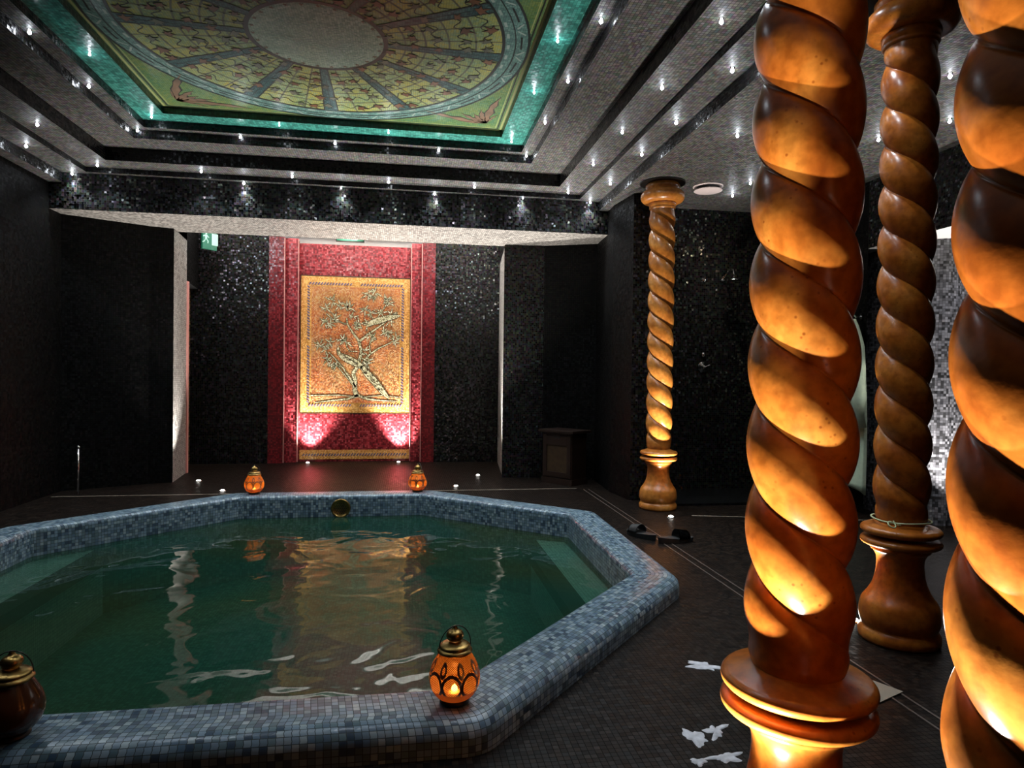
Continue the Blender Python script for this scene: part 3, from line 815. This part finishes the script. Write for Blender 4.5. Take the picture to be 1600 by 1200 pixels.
flat('glass_field', annulus(.40, 1.13), .0022, M['medglass'])
flat('border_ring', annulus(1.13, 1.29), .0022, M['medring'])
dk = annulus(1.125, 1.145)+annulus(1.283, 1.298)+annulus(1.205, 1.212)+annulus(.395, .425)
flat('outline_ring', dk, .0040, M['meddark'])
dash = []; dd = []
for k in range(110):
    a = 2*PI*k/110
    if k % 2 == 0: dash += annulus(1.155, 1.172, 1, a, a+.045)
for k in range(24):
    a = 2*PI*k/24
    for s in (-1, 1):
        dash += band([(1.225*math.cos(a+s*.01), 1.225*math.sin(a+s*.01)), (1.27*math.cos(a+s*.05), 1.27*math.sin(a+s*.05))], .012)
    dd += annulus(1.238, 1.25, 4, a+.07, a+.19)
flat('tooth_ornament', dash, .0034, M['medpale']); flat('dash_ornament', dd, .0034, M['meddark'])
rot0 = math.radians(2)
for k in range(12):
    a = rot0+k*PI/6; u = Vector((math.cos(a), math.sin(a))); n = Vector((-u.y, u.x))
    def P(r, s): return tuple(u*r+n*s)
    sp_ = flat('spoke', [[P(.42, -.024), P(1.13, -.052), P(1.13, .052), P(.42, .024)]], .0046, M['medspoke'])
    flat('spoke_edge', [[P(.42, s*.020), P(1.13, s*.046), P(1.13, s*.056), P(.42, s*.028)] for s in (-1, 1)]
         + [[P(.6, -.004), P(1.1, -.006), P(1.1, .000), P(.6, .000)]], .0050, M['meddark'], med)
lat = []
for r in (.53, .655, .80, .965):
    lat += annulus(r-.006, r+.006, 120)
for k in range(12):
    for f in (1/3, 2/3):
        a = rot0+(k+f)*PI/6
        lat += band([(.43*math.cos(a), .43*math.sin(a)), (1.13*math.cos(a), 1.13*math.sin(a))], .011)
flat('lattice', lat, .0030, M['medleafd'])
def wavy(r, amp, ph, fr):
    return [((r+amp*math.sin(fr*a+ph))*math.cos(a), (r+amp*math.sin(fr*a+ph))*math.sin(a)) for a in [2*PI*i/300 for i in range(301)]]
vine = []
for r, am, ph, fr in ((.59, .022, .3, 36), (.73, .028, 1.2, 36), (.885, .03, 2.0, 48), (1.04, .03, .5, 48)):
    vine += band(wavy(r, am, ph, fr), .007)
flat('vine', vine, .0034, M['meddark'])
def maple(c, s, rot):
    out = []
    for i in range(5):
        a = rot+(i-2)*.95
        tip = s*(1.0 if i == 2 else .85 if i in (1, 3) else .6)
        for k, rr in ((-.30, .38), (0, 1), (.30, .38)):
            r = tip*rr if rr == 1 else s*.42
            out.append((c[0]+r*math.cos(a+k*1.2), c[1]+r*math.sin(a+k*1.2)))
    out.append((c[0]-s*.25*math.cos(rot), c[1]-s*.25*math.sin(rot)))
    return out
lf = []; lfd = []; ol = []
rs = random.Random(3)
for r, n_ in ((.47, 26), (.59, 30), (.73, 36), (.885, 40), (1.05, 44)):
    for k in range(n_):
        a = 2*PI*k/n_+rs.uniform(-.05, .05); rr = r+rs.uniform(-.03, .03)
        c = (rr*math.cos(a), rr*math.sin(a)); s = rs.uniform(.042, .060)*(.75+.35*r)
        ro = rs.uniform(0, 2*PI)
        (lf if rs.random() < .62 else lfd).append(maple(c, s, ro)); ol.append(maple(c, s*1.22, ro))
flat('leaf_outline', ol, .0052, M['meddark'])
flat('rust_leaves', lf, .0060, M['medleaf']); flat('grey_leaves', lfd, .0060, M['medleafd'])
flat('hub', annulus(.0001, .40, 64), .0028, M['medhub'])
sw = []
for j in range(5):
    for r in [.03+.028*i for i in range(5)]:
        cxs, cys = [(-.10, -.08), (.12, -.02), (-.02, .16), (.2, .14), (-.24, .1)][j]
        sw += [q for q in annulus(r, r+.004, 24) ]
        sw[-24:] = [[(p[0]+cxs, p[1]+cys) for p in q] for q in sw[-24:]]
sw = [q for q in sw if all(math.hypot(*p) < .385 for p in q)]
flat('swirl', sw, .0036, M['medpale'])
hl = []
for k in range(26):
    a = 2*PI*k/26; hl.append(maple((.375*math.cos(a), .375*math.sin(a)), .022, a+1))
flat('hub_leaves', hl, .0044, M['medacan'])
# corner acanthus scrolls
def feather(c, d, L, w, n=7):
    d = Vector(d).normalized(); nn = Vector((-d.y, d.x)); a = []; b = []
    for i in range(n+1):
        t = i/n; wd = w*math.sin(PI*min(1, t*.9+.08))*(1.0 if i % 2 else .55)
        bend = nn*(L*.22*t*t)
        a.append(tuple(Vector(c)+d*L*t+bend+nn*wd)); b.append(tuple(Vector(c)+d*L*t+bend-nn*wd*.6))
    out = []
    for i in range(n): out.append([a[i], a[i+1], b[i+1], b[i]])
    return out
ac = []; aco = []
for sx in (-1, 1):
    for sy in (-1, 1):
        c = (sx*1.17, sy*1.17)
        for dx, dy, L_, w_ in ((-1, -.12, .50, .040), (-.12, -1, .50, .040), (-1, -.5, .26, .032), (-.5, -1, .26, .032), (-1, -1, .20, .03), (-1, .15, .20, .014), (.15, -1, .20, .014)):
            ac += feather(c, (sx*dx, sy*dy), L_, w_); aco += feather(c, (sx*dx, sy*dy), L_*1.03, w_*1.35)
flat('scroll_outline', aco, .0018, M['meddark']); flat('scroll_ornament', ac, .0026, M['medacan'])

G = lambda *n: [o for k in n for o in FL_[k]]
sps = FL_['spoke']; eds = FL_['spoke_edge']
for a, b in zip(sps, eds): merge([a, b])
merge(G('field', 'border_line', 'scroll_outline', 'scroll_ornament'), 'corner_field')
merge(G('glass_field', 'lattice', 'vine', 'leaf_outline', 'rust_leaves', 'grey_leaves'), 'vine_field')
merge(G('border_ring', 'outline_ring', 'tooth_ornament', 'dash_ornament'), 'border_ring')
merge(G('hub', 'swirl', 'hub_leaves'), 'hub')

# ------------------------------------------------------------------ bird mural
mur = empty('mosaic_mural', (-.613, 8.490, .60)); tag(mur, 'framed orange mosaic mural of a long-tailed bird in a tree, on the red alcove wall', 'mural')
def mpt(cx_, cy_): return (-1.278+(cx_-105)/845*1.33+.613, 2.30-(cy_-50)/1070*1.69-.60)
FM_ = {}
def mflat(name, polys, d, mat, parent=mur):
    bm = bmesh.new(); L = bm.loops.layers.uv.new('UVMap')
    for P in polys:
        f = bm.faces.new([bm.verts.new((p[0], 0, p[1])) for p in P]); f.normal_update()
        if f.normal.y > 0: f.normal_flip()
        for l_ in f.loops: l_[L].uv = (l_.vert.co.x+2, l_.vert.co.z+2)
    for v in bm.verts: v.co.y = -d
    r = bmesh.ops.extrude_face_region(bm, geom=bm.faces[:])
    for e in r['geom']:
        if isinstance(e, bmesh.types.BMVert): e.co.y += .0008
    o = obj(name, bm, mat, parent); FM_.setdefault((parent.name, name), []).append(o); return o
def rectp(x0, z0, x1, z1): return [(x0, z0), (x1, z0), (x1, z1), (x0, z1)]
W_, H_ = 1.33/2, 1.69
mflat('border', [rectp(-W_, 0, W_, H_)], .003, M['murframe'])
mflat('frame_line', band([(-W_, 0), (W_, 0), (W_, H_), (-W_, H_), (-W_, 0)], .012), .0045, M['murdark'])
mflat('field', [rectp(-W_+.13, .13, W_-.13, H_-.13)], .006, M['murfield'])
bd = []; bl = []
def braid(a, b):
    a = Vector(a); b = Vector(b); d = (b-a); n = int(d.length/.034); u = d.normalized(); v = Vector((-u.y, u.x))
    for i in range(n):
        c = a+d*(i+.5)/n
        bd.append([tuple(c+u*-.018+v*-.016), tuple(c+u*-.004+v*-.016), tuple(c+u*.016+v*.016), tuple(c+u*.002+v*.016)])
        bl.append([tuple(c+u*-.003+v*-.012), tuple(c+u*.005+v*-.012), tuple(c+u*.022+v*.012), tuple(c+u*.014+v*.012)])
e = .095
for q in (((-W_+e, e), (-.05, e)), ((.05, e), (W_-e, e)), ((-W_+e, H_-e), (-.05, H_-e)), ((.05, H_-e), (W_-e, H_-e)),
          ((-W_+e, .12), (-W_+e, .83)), ((-W_+e, .90), (-W_+e, H_-.12)), ((W_-e, .12), (W_-e, .83)), ((W_-e, .90), (W_-e, H_-.12))): braid(*q)
mflat('braid', bd, .0075, M['braid']); mflat('braid_highlight', bl, .0075, M['braidl'])
# skirting frieze under the mural
fr_ = empty('mosaic_frieze', (-.613, 8.485, .03)); tag(fr_, 'low golden braid frieze at the foot of the red wall under the mural', 'frieze')
bd, bl = [], []
braid((-W_+.03, .055), (W_-.03, .055))
mflat('border', [rectp(-W_, 0, W_, .115)], .003, M['murframe'], fr_); mflat('braid', bd, .006, M['braid'], fr_); mflat('braid_highlight', bl, .006, M['braidl'], fr_)
def limb(pts, w): return band([mpt(*p) for p in pts], w)
tree = []; tw = []
def L2(pts, w0, w1):
    n = len(pts); ws = [w0+(w1-w0)*i/(n-1) for i in range(n)]
    tree.extend(band([mpt(*p) for p in pts], ws)); tw.extend(band([mpt(*p) for p in pts], [x+.012 for x in ws]))
L2([(540, 1005), (520, 930), (525, 870), (508, 815), (540, 760), (562, 690), (570, 640), (552, 560), (500, 490), (462, 430), (455, 380)], .052, .012)
L2([(552, 565), (620, 505), (690, 455), (760, 400), (850, 330)], .026, .008)
L2([(578, 745), (625, 670), (700, 615), (800, 565)], .026, .008); L2([(640, 655), (632, 590), (650, 530)], .012, .006)
L2([(530, 920), (470, 830), (430, 770), (370, 700), (320, 650)], .024, .008); L2([(508, 905), (440, 820), (370, 740)], .010, .005)
L2([(545, 985), (470, 1015), (330, 1030), (220, 1045)], .030, .006); L2([(545, 985), (620, 1015), (720, 1025), (850, 1030)], .030, .006)
L2([(455, 430), (400, 410), (330, 420)], .014, .006); L2([(540, 640), (480, 640), (455, 600)], .010, .005); L2([(740, 300), (770, 250), (785, 225)], .014, .006)
L2([(300, 350), (360, 400), (455, 430)], .010, .006); L2([(180, 990), (400, 985), (520, 995)], .010, .006); L2([(580, 1000), (740, 985), (880, 1000)], .010, .006)
mflat('tree_outline', tw, .0075, M['murdark']); mflat('tree', tree, .0090, M['murtree'])
rs = random.Random(5); lv = []; lvo = []
def lens(c, a, L_, w):
    u = Vector((math.cos(a), math.sin(a))); n = Vector((-u.y, u.x)); c = Vector(c)
    return [tuple(c), tuple(c+u*L_*.35+n*w), tuple(c+u*L_*.75+n*w*.6), tuple(c+u*L_), tuple(c+u*L_*.7-n*w*.6), tuple(c+u*L_*.3-n*w)]
for (x, y) in ((340, 250), (290, 310), (450, 290), (400, 280), (330, 430), (290, 420), (370, 380), (330, 580), (300, 630), (420, 550), (450, 570), (340, 740), (310, 710), (370, 760),
               (620, 190), (680, 180), (650, 210), (760, 225), (780, 250), (600, 310), (640, 340), (500, 360), (560, 420), (530, 440), (610, 430), (640, 520), (660, 530), (750, 480), (770, 500),
               (830, 560), (840, 530), (620, 720), (610, 740), (800, 340), (790, 400), (480, 300), (720, 330), (250, 600), (600, 640)):
    k = rs.randint(6, 9); a0 = rs.uniform(0, 6)
    for i in range(k):
        a = a0+2*PI*i/k+rs.uniform(-.2, .2); L_ = rs.uniform(.045, .085); c = mpt(x+rs.uniform(-12, 12), y+rs.uniform(-12, 12))
        lv.append(lens(c, a, L_, .0075)); lvo.append(lens(c, a, L_*1.1, .013))
mflat('leaf_outline', lvo, .0098, M['murdark']); mflat('leaves', lv, .0108, M['murleaf'])
bird = []; bo = []
def L3(pts, ws, t, to, ex=.014): t.extend(band([mpt(*p) for p in pts], ws)); to.extend(band([mpt(*p) for p in pts], [x+ex for x in ws]))
bt, bto = [], []
L3([(393, 612), (392, 640), (405, 668), (440, 690), (490, 712), (540, 738), (580, 765)], [.018, .030, .045, .075, .085, .075, .05], bt, bto)
L3([(380, 640), (393, 636)], [.004, .022], bt, bto)
L3([(570, 755), (620, 815), (680, 880), (735, 950), (790, 1010)], [.045, .075, .080, .065, .02], bt, bto)
L3([(395, 612), (388, 590)], [.004, .012], bt, bto, .004)
mflat('bird_outline', bto, .0118, M['murdark']); mflat('bird', bt, .0130, M['murtree'])
eye = []
rs = random.Random(9)
for i in range(34):
    t = rs.random(); x = 590+t*170; y = 780+t*200; c = mpt(x+rs.uniform(-22, 22), y+rs.uniform(-22, 22))
    eye.append(lens(c, -.85+rs.uniform(-.2, .2), .035, .005))
for i in range(14): eye.append(lens(mpt(420+i*9+rs.uniform(-8, 8), 680+i*5+rs.uniform(-14, 14)), -.4, .04, .004))
mflat('bird_feathers', eye, .0140, M['murdark'])
bt, bto = [], []
L3([(615, 440), (640, 415), (700, 395), (760, 375), (830, 360), (870, 350)], [.02, .06, .075, .07, .045, .01], bt, bto)
mflat('second_bird_outline', bto, .0118, M['murdark']); mflat('second_bird', bt, .0130, M['murtree'])

Q = lambda p, *n: [o for k in n for o in FM_[(p.name, k)]]
merge(Q(mur, 'border', 'frame_line', 'braid', 'braid_highlight'), 'border')
merge(Q(fr_, 'border', 'braid', 'braid_highlight'), 'braid_band')
merge(Q(mur, 'tree', 'tree_outline', 'leaf_outline', 'leaves'), 'tree')
merge(Q(mur, 'bird', 'bird_outline', 'bird_feathers'), 'bird')
merge(Q(mur, 'second_bird', 'second_bird_outline'), 'bird')

# ------------------------------------------------------------------ exit signs
def person_picto(bm, o, s, ax):
    def P(u, v): return (o[0]+ax[0]*u*s, o[1]+ax[1]*u*s, o[2]+v*s)
    shapes = [[(-.05, .30), (.05, .30), (.07, .40), (0, .46), (-.07, .40)], [(-.10, .28), (.10, .28), (.06, -.02), (-.08, -.02)],
              [(.06, .0), (.20, -.15), (.16, -.32), (.10, -.30), (.12, -.16), (-.02, -.02)], [(-.08, 0), (-.02, 0), (-.12, -.22), (-.30, -.30), (-.30, -.24), (-.16, -.16)],
              [(.08, .28), (.24, .12), (.20, .08), (.05, .20)], [(-.10, .28), (-.26, .18), (-.22, .12), (-.07, .20)],
              [(.45, -.4), (.95, -.4), (.95, .45), (.45, .45)]]
    for sh in shapes: bm.faces.new([bm.verts.new(P(*p)) for p in sh])
ex = empty('exit_sign', (-2.13, 7.72, 2.49), math.radians(50)); tag(ex, 'green exit sign with running figure hanging at the top left of the alcove', 'exit sign')
bm = bmesh.new(); box(bm, (0, .0, 0), (.17, .025, .22)); bm.transform(Matrix.Rotation(.0, 4, 'Z')); obj('panel', bm, M['signg'], ex)
bm = bmesh.new(); person_picto(bm, (-.045, -.0140, 0), .15, (1, 0)); obj('pictogram', bm, M['signw'], ex)
bm = bmesh.new(); tube(bm, [(0, 0, .11), (0, 0, .29)], .006); obj('bracket', bm, M['black'], ex)
ex.location.z = 2.535; 
e2 = empty('exit_sign', (-.605, 7.42, 2.590)); tag(e2, 'dark green exit sign seen edge on under the beam above the red wall', 'exit sign')
bm = bmesh.new(); box(bm, (0, 0, 0), (.30, .03, .15)); obj('housing', bm, M['black'], e2)
bm = bmesh.new(); box(bm, (0, -.0155, 0), (.28, .001, .13)); obj('panel', bm, M['signg'], e2)
bm = bmesh.new(); person_picto(bm, (-.03, -.0165, -.01), .11, (1, 0)); obj('pictogram', bm, M['signw'], e2)
bm = bmesh.new(); tube(bm, [(0, 0, .075), (0, 0, .225)], .006); obj('bracket', bm, M['black'], e2)

# ------------------------------------------------------------------ cabinet
cb = empty('cabinet', (1.62, 6.66, 0), math.radians(-52)); tag(cb, 'small dark wooden cabinet with a slot, against the wall right of the alcove', 'cabinet')
w_, d_, h_ = .40, .26, .56
bm = bmesh.new(); box(bm, (0, 0, .03), (w_, d_, .06)); obj('plinth', bm, M['darkwood'], cb)
bm = bmesh.new(); box(bm, (0, 0, .06+.23), (w_-.02, d_-.02, .46), bev=.004); obj('body', bm, M['darkwood'], cb)
bm = bmesh.new(); box(bm, (0, 0, .535), (w_+.05, d_+.05, .028), bev=.006); obj('top', bm, M['darkwood'], cb)
bm = bmesh.new()
for c, s in (((-.155, -.124, .285), (.05, .014, .42)), ((.155, -.124, .285), (.05, .014, .42)), ((0, -.124, .10), (.26, .014, .05)), ((0, -.124, .44), (.26, .014, .09))): box(bm, c, s, bev=.002)
dr = obj('door', bm, M['darkwood'], cb)
bm = bmesh.new(); box(bm, (0, -.120, .26), (.27, .006, .28)); obj('door_panel', bm, M['darkpanel'], dr)
bm = bmesh.new(); lathe(bm, [(0, 0), (.045, 0), (.045, .003), (0, .003)], 24); bm.transform(Matrix.Translation((0, -.1305, .475)) @ Matrix.Rotation(PI/2, 4, 'X') @ Matrix.Diagonal((1, .45, 1, 1)))
obj('slot', bm, M['black'], dr)

# ------------------------------------------------------------------ shower
sh = empty('shower_head', (3.03, 6.075, 2.06)); tag(sh, 'chrome overhead shower rose on the dark shower wall', 'shower head')
bm = bmesh.new(); tube(bm, [(0, 0, 0), (0, -.12, .06), (0, -.20, .06), (0, -.22, .02), (0, -.22, -.02)], .010); obj('arm', bm, M['chrome'], sh, smooth=True)
bm = bmesh.new(); lathe(bm, [(0, -.052), (.062, -.050), (.066, -.042), (.060, -.036), (.02, -.030), (.015, -.015), (0, -.012)], 24, (0, -.22, 0)); obj('rose', bm, M['chrome'], sh, smooth=True)
bm = bmesh.new(); lathe(bm, [(0, -.001), (.028, 0), (.024, .008), (0, .010)], 20); bm.transform(Matrix.Rotation(PI/2, 4, 'X')); obj('wall_flange', bm, M['chrome'], sh)
hk = empty('robe_hook', (2.83, 6.078, 2.04)); tag(hk, 'small round chrome hook on the shower wall left of the shower rose', 'hook')
bm = bmesh.new(); lathe(bm, [(0, 0), (.024, 0), (.022, .008), (0, .010)], 20); bm.transform(Matrix.Rotation(PI/2, 4, 'X')); obj('plate', bm, M['chrome'], hk)
bm = bmesh.new(); tube(bm, [(0, -.008, 0), (0, -.03, -.005), (0, -.04, .0), (.0, -.04, .016)], .005); obj('peg', bm, M['chrome'], hk)
vl = empty('shower_mixer', (2.84, 6.078, 1.20)); tag(vl, 'chrome shower mixer with round plate and a knob above it on the dark wall', 'shower mixer')
bm = bmesh.new(); lathe(bm, [(0, 0), (.055, 0), (.053, .008), (.02, .012), (.018, .04), (0, .042)], 28); bm.transform(Matrix.Rotation(PI/2, 4, 'X')); obj('plate', bm, M['chrome'], vl, smooth=True)
bm = bmesh.new(); tube(bm, [(0, -.035, 0), (.05, -.045, .02)], .008); obj('lever', bm, M['chrome'], vl)
bm = bmesh.new(); lathe(bm, [(0, 0), (.026, 0), (.024, .02), (0, .024)], 20); bm.transform(Matrix.Translation((0, 0, .12)) @ Matrix.Rotation(PI/2, 4, 'X')); obj('knob', bm, M['chrome'], vl, smooth=True)
sv = empty('towel_hook', (2.98, 6.078, 1.03)); tag(sv, 'little curved chrome peg below and right of the shower mixer', 'hook')
bm = bmesh.new(); tube(bm, [(-.02, 0, .01), (0, -.03, .004), (.02, -.035, -.02)], .006); obj('peg', bm, M['chrome'], sv)
bm = bmesh.new(); box(bm, (2.96, 5.72, .012), (1.48, .70, .024), bev=.004); t_ = obj('shower_tray', bm, M['riser']); tag(t_, 'low black shower floor behind the far column', 'shower tray')

# ceiling vent
cv = empty('ceiling_vent', (2.51, 5.33, Z0)); tag(cv, 'round pinkish white disc vent in the ceiling right of the far column', 'vent')
bm = bmesh.new(); lathe(bm, [(.095, 0), (.125, 0), (.125, -.004), (.118, -.010), (.100, -.012), (.095, -.004)], 40); obj('rim', bm, M['plastic'], cv, smooth=True)
bm = bmesh.new(); lathe(bm, [(0, -.002), (.095, -.002), (.095, 0)], 40); obj('throat', bm, M['black'], cv)
bm = bmesh.new(); lathe(bm, [(0, -.045), (.108, -.043), (.118, -.038), (.112, -.032), (.02, -.028), (.015, -.002)], 40); obj('disc', bm, M['plastic'], cv, smooth=True)

# ------------------------------------------------------------------ robe
rb = empty('bathrobe', (3.66, 5.0, .20)); tag(rb, 'pale green-white bathrobe hanging from a hook beside the passage', 'bathrobe')
bm = bmesh.new(); NZ, NK = 24, 40
for side in (0,):
    rings = []
    for i in range(NZ+1):
        t = i/NZ; z = 1.40*t
        wy = .19-.07*t if t < .8 else .134*(1-(t-.8)/.2)**.7+.012
        wx = .055*(1-.5*t)
        ring = []
        for k in range(NK):
            a = 2*PI*k/NK
            fold = 1+.16*math.sin(a*7+1.5*t)+.08*math.sin(a*3-t*4)
            zz = z if i > 0 else z+.03*math.sin(a*2+1)
            ring.append(bm.verts.new((wx*math.cos(a)*fold-.02, wy*math.sin(a)*(1+.05*math.sin(a*5))-.03*math.sin(t*3), zz)))
        rings.append(ring)
    for a, b in zip(rings, rings[1:]):
        for k in range(NK): bm.faces.new((a[k], a[(k+1) % NK], b[(k+1) % NK], b[k]))
    bm.faces.new(rings[0][::-1]); bm.faces.new(rings[-1])
obj('robe_body', bm, M['robe'], rb, smooth=True)
bm = bmesh.new()
tube(bm, [(-.05, -.10, 1.18), (-.09, -.17, 1.0), (-.09, -.19, .75), (-.08, -.18, .52)], [.045, .06, .058, .062], 14); obj('sleeve', bm, M['robe'], rb, smooth=True)
bm = bmesh.new(); tube(bm, [(-.08, -.05, .80), (-.10, -.06, .45), (-.09, -.05, .30)], [.014, .012, .014], 8); obj('belt', bm, M['robe'], rb, smooth=True)
hk2 = empty('wall_hook', (3.715, 4.99, 1.62)); tag(hk2, 'small metal hook holding the pale bathrobe', 'hook')
bm = bmesh.new(); tube(bm, [(0, 0, 0), (-.05, 0, -.01), (-.07, 0, .02)], .006); obj('peg', bm, M['chrome'], hk2)
bm = bmesh.new(); box(bm, (-.002, 0, .0), (.006, .03, .05)); obj('plate', bm, M['chrome'], hk2)

# cord on the brown column base
bm = bmesh.new()
pts = []
for k in range(40):
    a = 2*PI*k/39; pts.append((2.08+.112*math.cos(a), 2.52+.112*math.sin(a), .512+.002*math.sin(3*a)))
tube(bm, pts, .0035, 6, cap=False)
bx, by = 2.08-.112*math.sin(.85), 2.52-.02
for s in (-1, 1):
    lp = []
    for k in range(15):
        a = 2*PI*k/14; lp.append((bx-.035*s*.4+.03*s*(1-math.cos(a))*-.5-.01, by-.06-.02*s+.012*math.sin(a), .512+.010*math.sin(a)))
    tube(bm, lp, .003, 6, cap=False)
c_ = obj('cord', bm, M['cord'], smooth=True); tag(c_, 'thin pale green cord tied round the bottom of the brown column', 'cord')

# ------------------------------------------------------------------ sandals
def make_sandal():
    t = empty('sandal', (0, 0, 0))
    bm = bmesh.new(); n = 28; top = []; bot = []
    for k in range(n):
        a = 2*PI*k/n; x = .135*math.cos(a); w = .047+.006*math.cos(a)-.008*math.sin(a*0+abs(math.cos(a))*0)
        y = w*math.sin(a)*(1-.12*(math.cos(a) < -.2))
        top.append(bm.verts.new((x, y, .030+.012*max(0, -math.cos(a))))); bot.append(bm.verts.new((x*.97, y*.95, 0.0)))
    bm.faces.new(top); bm.faces.new(bot[::-1])
    for k in range(n): bm.faces.new((top[k], bot[k], bot[(k+1) % n], top[(k+1) % n]))
    bmesh.ops.recalc_face_normals(bm, faces=bm.faces)
    obj('sole', bm, M['rubber'], t)
    bm = bmesh.new(); rows_ = []
    for i in range(9):
        x = .0+.085*i/8; row = []
        for k in range(11):
            a = PI*k/10; row.append(bm.verts.new((x, .050*math.cos(a), .026+(.062-.012*i/8)*math.sin(a))))
        rows_.append(row)
    for a, b in zip(rows_, rows_[1:]):
        for k in range(10): bm.faces.new((a[k], a[k+1], b[k+1], b[k]))
    g_ = bmesh.ops.solidify(bm, geom=bm.faces[:], thickness=.006)
    obj('strap', bm, M['rubber'], t, smooth=True)
    return t
s1 = make_sandal(); s1.location = (1.61, 4.36, 0); s1.rotation_euler.z = math.radians(115)
tag(s1, 'black rubber sandal on the floor, the one nearer the pool rim', 'sandal', 'pair of black slip-on sandals')
s2 = copy_tree(s1); s2.location = (1.79, 4.20, 0); s2.rotation_euler.z = math.radians(10)
s2['label'] = 'black rubber sandal on the floor, the one farther right from the pool rim'

# ------------------------------------------------------------------ pale patches on floor
def blob(name, c, sx, sy, rz, seed, lab, n=40, rough=.35):  # low irregular patch in one pale tone
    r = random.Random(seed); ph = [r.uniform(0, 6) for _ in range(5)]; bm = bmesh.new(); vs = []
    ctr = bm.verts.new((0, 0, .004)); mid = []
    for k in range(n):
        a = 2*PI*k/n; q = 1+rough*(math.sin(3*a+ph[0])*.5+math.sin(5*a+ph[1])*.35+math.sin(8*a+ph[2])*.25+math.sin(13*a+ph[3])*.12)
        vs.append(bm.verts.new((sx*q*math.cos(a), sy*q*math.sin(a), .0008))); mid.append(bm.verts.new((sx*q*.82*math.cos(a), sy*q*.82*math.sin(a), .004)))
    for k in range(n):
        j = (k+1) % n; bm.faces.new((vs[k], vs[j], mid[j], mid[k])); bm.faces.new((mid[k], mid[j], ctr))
    o = obj(name, bm, M['whitish'], smooth=True); o.location = (c[0], c[1], 0); o.rotation_euler.z = rz
    tag(o, lab, 'foam patch', 'pale patches on the dark floor')
blob('pale_patch', (1.135, 2.375), .062, .032, -.5, 4, 'small pale patch on the dark floor between pool rim and big column', rough=.6)
blob('pale_patch', (.885, 1.905), .030, .045, .2, 8, 'tiny pale spot left of the big column base', rough=.4)
blob('pale_patch', (.965, 1.93), .040, .024, .8, 11, 'ragged pale patch touching the left of the big column base', rough=.8)
blob('pale_patch', (.93, 1.79), .045, .022, .1, 15, 'pale patch at the bottom edge beside the big column base', rough=.6)
blob('pale_patch', (.84, 1.78), .022, .016, .1, 21, 'tiny pale dab at the bottom edge, leftmost of the patches', rough=.5)
bm = bmesh.new(); poly(bm, [(1.60, 2.02), (1.74, 2.08), (1.60, 2.36), (1.56, 2.30)], .0012)  # thin pale pointed shape on the floor
r_ = bmesh.ops.extrude_face_region(bm, geom=bm.faces[:])
for e_ in r_['geom']:
    if isinstance(e_, bmesh.types.BMVert): e_.co.z += .004
pp = obj('pale_wedge', bm, M['brownline']); tag(pp, 'pale pointed shape on the floor behind the base of the big column', 'wedge')

# chrome post on the left
po = empty('chrome_post', (-2.85, 6.41, 0)); tag(po, 'slim chrome post with a ball top in the dark left corner', 'post')
bm = bmesh.new(); tube(bm, [(0, 0, 0), (0, 0, .40)], .009, 12); obj('rod', bm, M['chrome'], po, smooth=True)
bm = bmesh.new(); bmesh.ops.create_uvsphere(bm, u_segments=16, v_segments=10, radius=.015, matrix=Matrix.Translation((0, 0, .412))); obj('ball', bm, M['chrome'], po, smooth=True)

# ------------------------------------------------------------------ world, view
w = bpy.data.worlds.new('world'); sc.world = w; w.use_nodes = True
w.node_tree.nodes['Background'].inputs[0].default_value = (.6, .7, .8, 1); w.node_tree.nodes['Background'].inputs[1].default_value = 0.0
vs = sc.view_settings; vs.view_transform = 'Standard'; vs.look = 'None'; vs.exposure = 0.0; vs.gamma = 1.0; vs.use_curve_mapping = False
